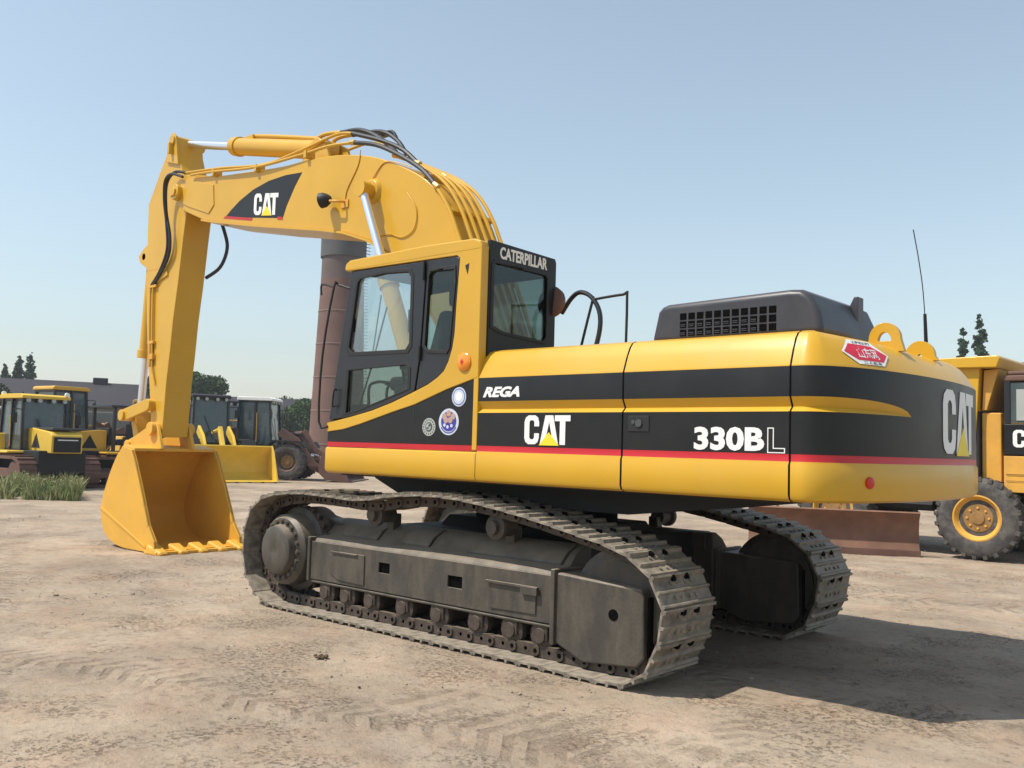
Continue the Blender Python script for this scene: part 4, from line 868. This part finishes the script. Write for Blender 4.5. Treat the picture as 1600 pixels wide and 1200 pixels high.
def cab_box(parent, x0, x1, y, z0, z1, m, roofm, glass='dusty_glass', slope=.12, rooflip=.12):
    b = MB()
    for sx, x in ((0, x0), (1, x1)):
        for yy in (-y, y):
            b.hexa([(x-.04, yy-.04, z0), (x+.04, yy-.04, z0), (x+.04, yy+.04, z0), (x-.04, yy+.04, z0)]+[(x-.04-(slope if sx else -slope*.3), q, z1) if False else (x+dx-(slope if sx else -slope*.3), yy*.95+dy, z1) for dx, dy, q in ((-.04, -.04, 0), (.04, -.04, 0), (.04, .04, 0), (-.04, .04, 0))])
    xm = (x0+x1)/2
    for yy in (-y, y): b.box(xm-.04, xm+.04, yy-.035, yy+.035, z0, z1)
    b.box(x0, x1, -y, y, z0-.05, z0+.04); b.box(x0, x1-slope, -y*.95, y*.95, z1-.10, z1)
    cbn = part(b, 'cab_frame', m, parent, .01)
    g = MB(); g.hexa([(x0+.02, -y+.02, z0), (x1-.02, -y+.02, z0), (x1-.02, y-.02, z0), (x0+.02, y-.02, z0), (x0+.02+slope*.3, -y*.95+.02, z1-.05), (x1-.02-slope, -y*.95+.02, z1-.05), (x1-.02-slope, y*.95-.02, z1-.05), (x0+.02+slope*.3, y*.95-.02, z1-.05)])
    part(g, 'cab_window', glass, cbn)
    for yy in (-y*.8, -y*.3, y*.3, y*.8): part(MB().cyl((x1-slope+rooflip*.5, yy, z1-.07), (x1-slope+rooflip+.02, yy, z1-.07), .055, .065, 10), 'work_lamp', 'grey_decal', cbn)
    for yy in (-1, 1):
        part(MB().tube([(x1-.1, yy*y, z1-.35), (x1+.05, yy*(y+.28), z1-.35), (x1+.05, yy*(y+.28), z1-.5)], .015, 6), 'mirror_arm', 'seal', cbn); part(MB().box(x1+.03, x1+.07, yy*(y+.28)-.09, yy*(y+.28)+.09, z1-.75, z1-.45), 'mirror', 'seal', cbn, .01)
        part(MB().tube([(xm+.1, yy*(y+.07), z0+.1), (xm+.08, yy*(y+.07), z1-.5)], .014, 6, sm=False), 'grab_rail', 'yellow_old', cbn)
    part(MB().tube([(x1-.02, .1, z0+.15), (x1-slope*.6+.04, -.25, z0+(z1-z0)*.6)], .012, 6, sm=False), 'wiper', 'seal', cbn)
    part(MB().prism([(x0-rooflip*.6, z1-.02), (x1+rooflip-slope, z1-.02), (x1+rooflip-slope, z1+.07), (x1-slope, z1+.12), (x0, z1+.12), (x0-rooflip*.6, z1+.06)], 'y', -y-.05, y+.05), 'roof', roofm, cbn, .02)
    return cbn
def bulldozer(loc, rz, label, body, roofm='yellow_old', cab='full', blade=None, group='construction machines parked across the yard', hood_h=1.78, scale=1):
    r = empty('bulldozer', loc, rz); r.scale = (scale,)*3; tag(r, label, 'bulldozer', group)
    for s in (1, -1): crawler(r, s, -1.5, 1.5, .95, .5, .95)
    part(MB().box(-1.4, 1.5, -.7, .7, .45, 1.12), 'chassis', 'dark_steel', r, .03)
    part(MB().prism([(.25, 1.05), (.25, hood_h-.02), (.5, hood_h), (1.6, hood_h-.12), (1.72, hood_h-.22), (1.72, 1.05)], 'y', -.46, .46), 'hood', body, r, .03)
    part(MB().box(.5, 1.62, -.40, .40, hood_h-.06, hood_h+.012), 'hood_cover', 'hood_plastic', r, .02)
    gr = part(MB().box(1.722, 1.75, -.40, .40, 1.08, hood_h-.26), 'radiator_grille', 'inside_black', r, .01)
    part(MB().box(1.75, 1.76, -.3, .3, hood_h-.36, hood_h-.33), 'badge', 'white_decal', gr)
    for s in (1, -1):
        y0, y1 = sorted((s*.462, s*.47)); part(MB().prism([(.55, 1.2), (1.05, 1.2), (.8, 1.62)], 'y', y0, y1), 'side_vent', 'inside_black', r)
        y0, y1 = sorted((s*.5, s*1.18)); part(MB().prism([(-1.45, 1.0), (-1.5, 1.32), (-1.2, 1.6), (-.75, 1.6), (-.65, 1.10), (.6, 1.10), (.6, 1.02)], 'y', y0, y1), 'fender', body, r, .04)
        if cab == 'full': part(MB().cyl((.35 if s > 0 else -1.05, s*.6, 2.8), (.42 if s > 0 else -1.1, s*.6, 2.8), .07, seg=12), 'work_lamp', 'white_decal', r)
    if cab == 'full':
        cab_box(r, -1.0, .38, .68, 1.12, 2.66, 'door_paint', roofm)
    else:
        b = MB()
        for x in (-1.1, .15):
            for y in (-.7, .7): b.box(x-.05, x+.05, y-.05, y+.05, 1.1, 2.5)
        b.box(-1.2, .3, -.78, .78, 2.5, 2.58); part(b, 'roll_frame', 'door_paint', r, .01)
        part(MB().box(-.75, -.15, -.3, .3, 1.3, 1.5).box(-.85, -.72, -.3, .3, 1.4, 2.0), 'seat', 'seat_cloth', r, .04)
        part(MB().box(.05, .2, -.45, .45, 1.3, 1.85), 'dashboard', 'inside_black', r, .02)
        part(MB().box(-1.45, -.95, -.6, .6, 1.1, 1.75), 'fuel_tank', body, r, .05)
    part(MB().tube([(1.1, .2, hood_h-.1), (1.1, .2, hood_h+.42)], .05, sm=False), 'exhaust_pipe', 'dark_steel', r)
    if blade:
        P = [(2.12, .02), (2.02, .25), (2.0, .5), (2.06, .75), (2.2, .98), (2.24, .96), (2.12, .75), (2.07, .5), (2.09, .25), (2.19, .03)]
        bl = part(MB().prism(P, 'y', -1.5, 1.5), 'blade', blade, r)
        part(MB().box(2.13, 2.22, -1.5, 1.5, 0, .1), 'cutting_edge', 'steel_frame', bl, .006)
        for s in (1, -1):
            y0, y1 = sorted((s*1.24, s*1.36)); part(MB().prism([(-.3, .38), (-.3, .56), (2.02, .42), (2.02, .2)], 'y', y0, y1), 'push_arm', blade, r, .02)
            part(MB().cyl((1.3, s*.5, 1.2), (2.05, s*.5, .6), .05, seg=12), 'lift_cylinder', 'chrome', r)
    return r
def wheel(parent, x, y, z, rad, wd, s, rimm='yellow_old', lugs=22, name='wheel'):
    w_ = empty(name, (x, y, z), 0, parent)
    mb = MB(); h = wd/2
    mb.lathe((0, 0, 0), (0, s, 0), [(-h*.9, rad*.56), (-h, rad*.66), (-h*.98, rad*.86), (-h*.8, rad*.955), (-h*.3, rad*.975), (h*.3, rad*.975), (h*.8, rad*.955), (h*.98, rad*.86), (h, rad*.66), (h*.9, rad*.56), (h*.55, rad*.54)], 48)
    for k in range(lugs):
        for sg in (1, -1):
            a = 2*PI*(k+(.5 if sg > 0 else 0))/lugs; m = Matrix.Rotation(a, 4, 'Y'); 
            mb.hexa([m @ Vector(q) for q in ((-rad*.045, 0, rad*.95), (rad*.045, 0, rad*.95), (rad*.085+.02, sg*h*.97, rad*.90), (-rad*.02+.02, sg*h*.97, rad*.90), (-rad*.04, 0, rad*1.0), (rad*.04, 0, rad*1.0), (rad*.075+.02, sg*h*.95, rad*.995), (-rad*.01+.02, sg*h*.95, rad*.995))])
    part(mb, 'tyre', 'tyre', w_)
    rm = MB(); rm.lathe((0, 0, 0), (0, s, 0), [(-h*.5, rad*.5), (h*.86, rad*.565), (h*.9, rad*.57), (h*.92, rad*.53), (h*.84, rad*.50), (h*.62, rad*.47), (h*.50, rad*.42), (h*.46, rad*.36), (h*.50, rad*.34), (h*.50, rad*.16), (h*.62, rad*.15), (h*.66, rad*.11), (h*.66, rad*.02)], 36)
    for k in range(8):
        a = 2*PI*k/8; rm.cyl((rad*.25*math.cos(a), s*h*.59, rad*.25*math.sin(a)), (rad*.25*math.cos(a), s*h*.68, rad*.25*math.sin(a)), rad*.03, seg=6)
    part(rm, 'rim', rimm, w_)
    part(MB().lathe((0, 0, 0), (0, s, 0), [(h*.48, rad*.35), (h*.56, rad*.345), (h*.60, rad*.33), (h*.60, rad*.16), (h*.68, rad*.15), (h*.70, rad*.04)], 32), 'hub', 'hub_brown', w_); return w_
def wheel_loader(loc, rz, label, body, roofm, bucketm, cabx=-.2, lift=0, scale=1, group='construction machines parked across the yard', cabm='door_paint'):
    r = empty('wheel_loader', loc, rz); r.scale = (scale,)*3; tag(r, label, 'wheel loader', group)
    for x in (-1.45, 1.35):
        for s in (1, -1): wheel(r, x, s*1.0, .72, .72, .5, s, body, 18)
    part(MB().prism([(-2.6, .9), (-2.6, 1.75), (-2.4, 1.95), (-.75, 1.98), (-.75, .8), (-2.2, .7)], 'y', -.85, .85), 'engine_hood', body, r, .06)
    part(MB().box(-.9, 1.9, -.42, .42, .6, 1.25), 'front_frame', 'dark_steel', r, .04)
    cab_box(r, -.8, .55, .68, 1.35, 3.1, cabm, roofm)
    part(MB().box(-2.615, -2.6, -.6, .6, 1.0, 1.7), 'radiator_grille', 'inside_black', r)
    for s in (1, -1):
        y0, y1 = sorted((s*.50, s*.60)); part(MB().prism([(.75, 1.75), (.95, 2.02), (1.6, 1.65), (2.3, .75), (2.75, .40), (2.65, .22), (2.1, .45), (1.5, 1.3), (.95, 1.62)], 'y', y0, y1), 'lift_arm', bucketm, r, .02)
        y0, y1 = sorted((s*.78, s*1.28)); part(MB().prism([(.55, 1.3), (.75, 1.55), (1.9, 1.52), (2.05, 1.3), (2.0, 1.27), (1.85, 1.45), (.8, 1.48)], 'y', y0, y1), 'mudguard', 'dark_steel', r)
    part(MB().tube([(.9, 0, 1.75), (1.6, 0, 1.85)], .09, sm=False), 'tilt_cylinder', body, r)
    part(MB().prism([(1.6, 1.9), (1.75, 2.0), (2.2, 1.3), (2.72, .95), (2.68, .82), (2.1, 1.1)], 'y', -.08, .08), 'bell_crank', bucketm, r, .02)
    for s in (1, -1):
        part(MB().cyl((.9, s*.36, .95), (1.7, s*.36, 1.05), .075, seg=12), 'lift_cylinder', body, r); part(MB().cyl((1.7, s*.36, 1.05), (2.2, s*.40, .95), .04, seg=10), 'cylinder_rod', 'chrome', r)
        part(MB().tube([(.7, s*.3, 1.3), (1.0, s*.28, 1.75), (1.5, s*.2, 1.8), (1.9, s*.15, 1.5)], .022, 6), 'hydraulic_hose', 'hose', r)
        part(MB().tube([(-2.5, s*.8, 1.95), (-2.5, s*.8, 2.3), (-.95, s*.8, 2.3), (-.95, s*.8, 1.95)], .02, 6, sm=False), 'handrail', 'yellow_old', r)
    part(MB().cyl((-1.7, .3, 1.9), (-1.7, .3, 2.5), .06, seg=10), 'exhaust_pipe', 'dark_steel', r); part(MB().cyl((-2.1, -.3, 1.9), (-2.1, -.3, 2.15), .11, seg=12), 'air_filter', 'dark_steel', r)
    P = [(3.95, .02), (3.4, .03), (2.95, .10), (2.72, .32), (2.68, .65), (2.80, 1.0), (3.15, 1.32), (3.17, 1.28), (2.85, .97), (2.74, .65), (2.78, .36), (2.98, .16), (3.4, .08), (3.95, .06)]
    bk = part(MB().prism(P, 'y', -1.5, 1.5), 'bucket', bucketm, r)
    for s in (1, -1):
        y0, y1 = sorted((s*1.47, s*1.53)); part(MB().prism([(3.9, .02), (3.4, .02), (2.95, .09), (2.70, .32), (2.66, .65), (2.78, 1.0), (3.15, 1.33), (3.35, 1.1)], 'y', y0, y1), 'side_plate', bucketm, bk, .01)
    for k in range(7): part(MB().box(3.92, 4.08, -1.45+k*.4625+.0, -1.37+k*.4625, .015, .06), 'tooth', 'steel_frame', bk, .01)
    return r
A = at(60, 28); bulldozer(A, face(60)-1.12, 'yellow bulldozer with a glass cab and black grille standing behind the weeds', 'yellow_bright', 'yellow_bright', 'full', None)
bulldozer(at(168, 30), face(168)+PI+.45, 'orange bulldozer with an open dark canopy frame parked just left of the big bucket', 'yellow_paint', 'door_paint', 'open', 'rusty_brown')
wheel_loader(at(98, 38), face(98)+.5, 'wheel loader with an orange roofed cab standing behind the yellow bulldozer', 'yellow_old', 'yellow_paint', 'rusty_brown', scale=1.1)
bulldozer(at(-28, 31), face(0)-.5, 'dark machine with a pale roof cut off by the left edge of the photo', 'yellow_old', 'wall_pale', 'full', None, scale=.9)
d0 = at(322, 37.5); d1 = at(400, 32.5)
wheel_loader(d0, math.atan2(d1.y-d0.y, d1.x-d0.x), 'yellow wheel loader with its wide bucket lowered to the ground between bucket and chimney', 'yellow_bright', 'roof_dark', 'yellow_bright', scale=1.05)
wheel_loader(at(410, 39), face(410)-.30, 'rusty brown wheel loader with a white topped cab and brown lift arms', 'rusty_brown', 'white_decal', 'rusty_brown', scale=1.05)
wheel_loader(at(232, 41), face(232)+PI-.3, 'dark brown machine with a yellow top half hidden behind the excavator stick', 'rusty_brown', 'yellow_old', 'rusty_brown', scale=1.0)
wheel_loader(at(352, 50), face(352)-.9, 'far old loader with a dark cab between the two glass cabs behind the yellow bucket', 'yellow_old', 'roof_dark', 'rusty_brown', scale=1.15)
bulldozer(at(15, 37), face(15)+.4, 'orange bulldozer with a dark cab behind the yellow bulldozer at far left', 'yellow_paint', 'rusty_brown', 'full', None, scale=1.05)
# rusty blade lying behind the tail
rb = empty('dozer_blade', at(1300, 15.7), face(1300)-PI/2+.05); tag(rb, 'rusty brown earthmoving blade standing on the dirt behind the excavator tail', 'blade')
P = [(.12, .0), (.02, .2), (.0, .40), (.05, .58), (.2, .73), (.24, .71), (.11, .6), (.06, .42), (.08, .2), (.18, .02)]
part(MB().prism(P, 'y', -1.35, 1.35), 'mouldboard', 'rust', rb)
part(MB().box(.1, .2, -1.36, 1.36, -.01, .11), 'cutting_edge', 'rusty_brown', rb, .006)
for s in (1, -1): part(MB().hexa([(.02, s*.8-.07, .15), (.02, s*.8+.07, .15), (-2.6, s*.5+.07, .35), (-2.6, s*.5-.07, .35), (.02, s*.8-.07, .35), (.02, s*.8+.07, .35), (-2.6, s*.5+.07, .55), (-2.6, s*.5-.07, .55)]), 'push_arm', 'dark_steel', rb, .02)
part(MB().tube([(.0, -1.0, .6), (-.2, -1.05, .85), (-.1, -1.15, .95)], .03).tube([(.0, -.9, .6), (-.25, -.85, .9)], .025), 'hydraulic_hose', 'rust', rb, each=True)

# dump truck at the right
TK = empty('dump_truck', at(1531, 15.2), face(1531)-.28); tag(TK, 'yellow dump truck with a big dusty tyre and black banded cab at the right edge', 'dump truck')
for x in (0.0, -2.4):
    wheel(TK, x, 0, .665, .665, .42, -1, 'yellow_old', 24); wheel(TK, x, 2.1, .665, .665, .42, 1, 'yellow_old', 24)
part(MB().box(-4.6, 2.3, .55, 1.55, .72, 1.15), 'chassis', 'dark_steel', TK, .02)
part(MB().tube([(-3.2, .25, .82), (-.8, .25, .82)], .11, sm=False), 'air_tank', 'dark_steel', TK)
CBT = part(MB().prism([(.36, 1.20), (.36, 1.66), (.42, 1.66), (.42, 1.20)], 'y', 0, 2.1).box(.36, 2.2, -.02, 2.1, 1.10, 1.68).box(.36, 2.2, .0, 2.08, 2.20, 2.22), 'cab', 'yellow_old', TK, .03)
part(MB().box(.37, 2.21, -.026, 2.10, 1.70, 2.19), 'black_band', 'black_paint', CBT, .01)
part(MB().box(.40, 2.18, .0, 2.08, 2.21, 2.86), 'cab_window', 'dusty_glass', CBT)
part(MB().box(.37, .46, -.02, .07, 2.19, 2.90).box(1.35, 1.42, -.02, .03, 2.19, 2.90).box(.37, .46, 2.02, 2.10, 2.19, 2.90), 'window_frame', 'door_paint', CBT, .01)
part(MB().box(.36, 2.25, -.03, 2.12, 2.88, 2.98).box(.40, 2.2, 0, 2.08, 2.98, 3.05), 'cab_roof', 'rusty_brown', CBT, .03)
part(MB().box(.55, .80, -.012, -.002, 2.25, 2.75), 'window_sticker', 'grey_decal', CBT)
part(MB().box(.40, 1.9, -.034, -.030, 1.38, 1.39).box(.40, 1.9, -.034, -.03, 1.28, 1.286), 'panel_seam', 'inside_black', CBT)
fr_ = Matrix(((1, 0, 0, .50), (0, 0, -1, -.032), (0, 1, 0, 1.82), (0, 0, 0, 1)))
o = logo(CBT, fr_, .56, .28)
# tipper body
part(MB().prism([(-4.9, 1.55), (-5.0, 2.6), (-.42, 2.75), (-.42, 1.25), (-4.2, 1.25)], 'y', .12, 2.2), 'dump_body', 'yellow_old', TK, .02)
part(MB().prism([(-.42, 1.28), (-.42, 3.12), (.02, 3.12), (-.02, 2.4), (-.10, 1.28)], 'y', -.06, 2.25), 'headboard', 'yellow_paint', TK, .015)
part(MB().prism([(-.78, 3.12), (-.78, 3.28), (.32, 3.30), (.36, 3.26), (.30, 3.10)], 'y', -.16, 2.3), 'canopy', 'yellow_paint', TK, .02)
part(MB().prism([(.02, 2.42), (.05, 3.08), (.28, 3.10), (.09, 2.42)], 'y', .06, 2.2), 'canopy_gusset', 'yellow_old', TK, .01)
part(MB().box(.0, .30, .10, 1.9, 1.22, 2.38), 'hoist_guard', 'yellow_old', TK, .02)
part(MB().box(-.06, -.01, -.03, .2, 1.25, 2.4), 'guard_post', 'inside_black', TK)
for s in (-.68, -.60): part(MB().cyl((s, -.17, 3.20), (s, -.19, 3.20), .04, seg=10), 'bolt_head', 'rust', TK)

# chimney
CHD = 70.; cp = at(525, CHD); CH = empty('chimney', cp); tag(CH, 'tall round brick chimney with a grey cap rising behind the cab', 'chimney')
part(MB().lathe((0, 0, 0), (0, 0, 1), [(0, 2.08), (13.9, 1.62)], 48), 'shaft', 'brick', CH)
part(MB().lathe((0, 0, 0), (0, 0, 1), [(13.9, 1.62), (15.6, 1.60)], 48), 'upper_shaft', 'shaft_grey', CH)
part(MB().lathe((0, 0, 0), (0, 0, 1), [(15.55, 1.60), (15.6, 1.72), (17.4, 1.72), (17.45, 1.62)], 48), 'cap', 'chimney_cap', CH)
for k in range(5):
    z = 1.4+2.5*k; q = 2.08-.46*z/13.9; part(MB().lathe((0, 0, 0), (0, 0, 1), [(z, q+.001), (z, q+.03), (z+.10, q+.03), (z+.10, q+.001)], 48), 'band', 'band_pale', CH)
ld = MB(); vx = R0*1.72; vx = Vector((R0.x, R0.y, 0)).normalized()
for k in range(70):
    z = .5+k*.25; q = 2.20-.46*z/13.9 if z < 15.5 else 1.85; p = vx*q; ld.box(p.x-.03, p.x+.03, p.y-.22, p.y+.22, z, z+.04)
part(ld, 'ladder', 'dark_steel', CH)
# buildings
def barn(name, px, dist, length, depth, eave, ridge, roofm, wallm, label, rz=0, group=None):
    b = empty(name, at(px, dist), face(px)+rz); tag(b, label, 'building', group)
    L = length/2
    part(MB().box(-L, L, 0, depth, 0, eave), 'wall', wallm, b)
    RF = part(MB().prism([(-.4, eave-.1), (depth/2, ridge), (depth+.4, eave-.1), (depth+.4, eave+.1), (depth/2, ridge+.22), (-.4, eave+.1)], 'x', -L-.4, L+.4), 'roof', roofm, b)
    gb = MB()
    for x in (-L+.003, L-.003): gb.prism([(0, eave-.01), (depth, eave-.01), (depth/2, ridge)], 'x', x-.002, x+.002)
    part(gb, 'gable', 'wall_pale', b)
    n = int(length/4)
    for k in range(n): part(MB().box(-L+1.5+k*4, -L+3.2+k*4, -.03, .05, 1.2, 2.7), 'window', 'dusty_glass', b)
    return b, RF
b, RF = barn('warehouse', 100, 82, 13.2, 12, 4.1, 6.45, 'roof_dark', 'wall_grey', 'long low warehouse with a dark purple grey roof behind the bulldozers', .0)
part(MB().box(2.2, 3.5, 5.4, 6.6, 6.3, 7.1), 'roof_vent', 'roof_dark', RF, .03)
barn('warehouse', 350, 95, 19, 10, 4.2, 6.0, 'roof_dark', 'wall_grey', 'low dark roofed building beneath the round trees behind the yellow bucket loader', .0)
cn = empty('container', at(148, 45), face(148)); tag(cn, 'pale green storage container standing behind the orange bulldozer', 'container')
C0 = part(MB().box(-1.9, 1.9, 0, 2.4, .1, 2.75), 'box', 'wall_grey', cn, .03)
cr = MB()
for k in range(14): cr.box(-1.8+k*.27, -1.68+k*.27, -.03, 0, .25, 2.6)
part(cr, 'corrugation', 'wall_grey', C0)

# foliage
def crown(parent, clumps, leaf, n, m, seed, squash=1., name='crown'):
    rnd = random.Random(seed); mb = MB(); b = mb.b; tot = sum(c[3]**2 for c in clumps)
    for cx, cy, cz, r in clumps:
        for _ in range(int(n*r*r/tot)):
            v = Vector((rnd.gauss(0, 1), rnd.gauss(0, 1), rnd.gauss(0, 1))).normalized()*r*(rnd.random()**.35)*(1+.25*noise.noise(Vector((cx, cy, cz))+Vector((rnd.random(), 0, 0))))
            v.z *= squash; c = Vector((cx, cy, cz))+v; q = Quaternion((rnd.gauss(0, 1), rnd.gauss(0, 1), rnd.gauss(0, 1), rnd.gauss(0, 1))).normalized(); s = leaf*rnd.uniform(.6, 1.4)
            vs = [b.verts.new(c+q @ Vector(p)*s) for p in ((-.5, -.28, 0), (.1, -.4, .1), (.6, 0, 0), (.1, .4, .1), (-.5, .28, 0))]
            b.faces.new(vs)
    me = bpy.data.meshes.new(name); b.to_mesh(me); b.free(); me.materials.append(M[m]); o = bpy.data.objects.new(name, me); COL.objects.link(o); o.parent = parent; return o
def conifer(px, dist, h, r, label, seed, group='conifers on the skyline'):
    t = empty('conifer', at(px, dist)); tag(t, label, 'tree', group); rnd = random.Random(seed)
    part(MB().cyl((0, 0, 0), (0, 0, h*.95), .22, .03, 8), 'trunk', 'bark', t)
    cl = []
    for k in range(26):
        f = k/25; z = h*(.22+.75*f); rr = r*(1-f)**.7+.12
        for _ in range(3):
            a = rnd.uniform(0, 2*PI); q = rr*rnd.uniform(.2, .75); cl.append((q*math.cos(a), q*math.sin(a), z+rnd.uniform(-.25, .25), rr*.42+.1))
    crown(t, cl, .30, 5200, 'leaf_dark', seed, .8)
def broadleaf(px, dist, h, r, label, seed, m='leaf_mid', n=7000, group='leafy trees behind the buildings', squash=.85):
    t = empty('broadleaf_tree', at(px, dist)); tag(t, label, 'tree', group); rnd = random.Random(seed)
    tk = MB().cyl((0, 0, 0), (0, 0, h-r*.9), r*.09, r*.05, 8)
    for k in range(5):
        a = rnd.uniform(0, 2*PI); tk.cyl((0, 0, h-r*1.8), (math.cos(a)*r*.5, math.sin(a)*r*.5, h-r*.8), r*.035, r*.015, 6)
    part(tk, 'trunk', 'bark', t)
    cl = [(0, 0, h-r*.95, r*.62)]
    for k in range(13):
        a = rnd.uniform(0, 2*PI); e = rnd.uniform(-.5, 1); q = r*.62; cl.append((q*math.cos(a)*math.cos(e), q*math.sin(a)*math.cos(e), h-r+q*math.sin(e)*.95, r*rnd.uniform(.22, .42)))
    crown(t, cl, r*.06, int(n*1.8), m, seed, squash)
conifer(22, 112, 11.0, 1.5, 'shorter slim conifer on the skyline left of its taller twin', 1)
conifer(40, 112, 11.5, 1.55, 'taller slim conifer on the skyline behind the warehouse roof', 2)
conifer(1, 108, 9.6, 1.3, 'conifer tip at the very left edge of the photo', 3)
conifer(1506, 88, 14.3, 1.05, 'shorter slim conifer above the truck canopy at the right', 4)
conifer(1532, 88, 15.9, 1.45, 'taller slim conifer above the truck canopy at the right', 5)
broadleaf(2, 60, 5.2, 2.3, 'dark bushy tree at the left edge beside the warehouse', 11, 'leaf_dark')
broadleaf(290, 92, 10.1, 4.3, 'big round leafy tree just right of the excavator stick', 12, 'leaf_mid', 12000)
broadleaf(270, 90, 8.9, 3.8, 'leafy tree partly hidden by the excavator stick', 13, 'leaf_mid', 9000)
for k, (px, ds, h, r) in enumerate(((366, 120, 7.6, 2.2), (382, 118, 7.2, 2.2), (402, 120, 7.0, 2.4), (425, 112, 7.2, 2.9), (446, 104, 7.2, 3.3), (468, 98, 7.1, 3.5), (486, 96, 7.0, 3.4))):
    broadleaf(px, ds, h, r, ['small dark tree at the left end of the far tree row', 'second small tree of the far tree row from the left', 'low tree of the far row above the yellow loader bucket', 'wide green tree of the far row behind the brown loader cab', 'green tree of the far row between brown loader cab and chimney', 'large green tree of the far row left of the chimney', 'large green tree of the far row touching the chimney'][k], 20+k, 'leaf_mid', 5000)
# weeds
def weeds(px0, px1, d0_, d1_, n, hmax, seed, name='weeds'):
    rnd = random.Random(seed); mb = MB(); b = mb.b
    for _ in range(n):
        px = rnd.uniform(px0, px1); 
        dd = rnd.uniform(d0_, d1_); cl_ = noise.noise(Vector((px*.045, dd*.8, 0)))*1.1+.55; p = at(px, dd);
        if cl_ < .12+.3*rnd.random(): continue
        cl_ = min(cl_, 1); h = hmax*rnd.uniform(.25, 1)*max(.25, cl_); a = rnd.uniform(0, PI); dx = Vector((math.cos(a), math.sin(a), 0))*rnd.uniform(.008, .022); ln = Vector((rnd.gauss(0, .18), rnd.gauss(0, .18), 1))*h
        m_ = p+ln*.6; b.faces.new([b.verts.new(q) for q in (p-dx, p+dx, m_+dx*.8, p+ln+Vector((ln.x*.3, ln.y*.3, -.05*h)), m_-dx*.8)])
        for _k in range(2):
            c = p+ln*rnd.uniform(.3, .95); q = Quaternion((rnd.gauss(0, 1), rnd.gauss(0, 1), rnd.gauss(0, 1), rnd.gauss(0, 1))).normalized(); s = rnd.uniform(.03, .07)
            b.faces.new([b.verts.new(c+q @ Vector(t)*s) for t in ((-.5, -.2, 0), (.5, 0, 0), (-.5, .2, 0))])
    me = bpy.data.meshes.new(name); b.to_mesh(me); b.free(); me.materials.append(M['weed']); o = bpy.data.objects.new(name, me); COL.objects.link(o); return tag(o, 'tall pale green weeds growing before the bulldozers', 'weeds', kind='stuff')
weeds(-30, 130, 22.5, 26.0, 7000, .66, 5)
# loose stones and a clod
rnd = random.Random(99); mb = MB(); b = mb.b
def rock(b, c, s, rnd, sub=1):
    r_ = bmesh.ops.create_icosphere(b, subdivisions=sub, radius=s, matrix=Matrix.Translation(c) @ Matrix.Rotation(rnd.uniform(0, 6), 4, 'Z') @ Matrix.Diagonal((1, rnd.uniform(.6, 1), rnd.uniform(.4, .7), 1)))
    for v in r_['verts']: v.co += (v.co-Vector(c))*noise.noise(v.co*9/max(s*8, .2))*.8
for _ in range(6500):
    px = rnd.uniform(-50, 1650); dist = 2.2+rnd.random()**1.6*16; p = at(px, dist)
    if -2.7 < p.x < 2.9 and .8 < p.y < 1.65: continue
    if noise.noise(Vector((p.x*.9, p.y*.9, 4))) < rnd.uniform(-.25, .45): continue
    rock(b, p+Vector((0, 0, .0)), rnd.uniform(.003, .009)*(1+.05*dist)*(2.2 if rnd.random() < .03 else 1), rnd)
me = bpy.data.meshes.new('gravel'); b.to_mesh(me); b.free(); me.materials.append(M['stone']); o = bpy.data.objects.new('gravel', me); COL.objects.link(o); tag(o, 'small scattered stones over the dirt', 'gravel', kind='stuff')
def lump(px, py_dist, s, label, seed, n=9):
    r2 = random.Random(seed); mb = MB()
    for k in range(n): rock(mb.b, Vector((r2.gauss(0, s*.5), r2.gauss(0, s*.5), s*.25)), s*r2.uniform(.25, .55), r2, 2)
    o = mb.build('dirt_clod', 'clod'); o.location = py_dist; tag(o, label, 'dirt clod')
import mathutils
def onground(px, py):
    d = F_+R_*((px-800)/FPX)-U_*((py-600)/FPX); t = -CAM.z/d.z; return CAM+d*t
lump(0, onground(500, 1028), .045, 'dark crumbly dirt clod on the ground below the near track', 3)
lump(0, onground(562, 1075), .022, 'small flat dark lump of dirt right of the bigger clod', 4, 5)
lump(0, onground(362, 1125), .02, 'little dark lump beside a scrap of straw in the foreground', 5, 5)
# power line: a wire slung between two poles
PL = empty('power_line', at(1522, 70)); tag(PL, 'thin overhead wire at the right edge above the truck cab', 'power line')
b2 = at(1715, 66)-at(1522, 70)
for c in (Vector((0, 0, 0)), b2):
    MB().cyl(c, c+Vector((0, 0, 9.1)), .14, .09, 10).build('pole', 'bark', PL); MB().box(c.x-.6, c.x+.6, c.y-.05, c.y+.05, 8.85, 8.97).build('crossarm', 'bark', PL)
MB().tube([Vector((0, 0, 9.1)), b2/2+Vector((0, 0, 8.9)), b2+Vector((0, 0, 9.3))], .03).build('wire', 'dark_steel', PL)

# ------------------------------------------------------------------ haze
hz = MB(); hz.box(-650, 950, -1250, 650, -1.2, 22.0); hm = bpy.data.materials.new('haze'); hm.use_nodes = True; hn = hm.node_tree
hn.nodes.remove(hn.nodes['Principled BSDF']); pv = hn.nodes.new('ShaderNodeVolumePrincipled'); pv.inputs['Density'].default_value = .0007; pv.inputs['Color'].default_value = (.86, .90, .97, 1); pv.inputs['Anisotropy'].default_value = .2
hn.links.new(pv.outputs[0], hn.nodes['Material Output'].inputs['Volume']); M['haze'] = hm
o = hz.build('haze', 'haze'); tag(o, 'thin pale air haze over the whole yard', 'haze', kind='stuff')
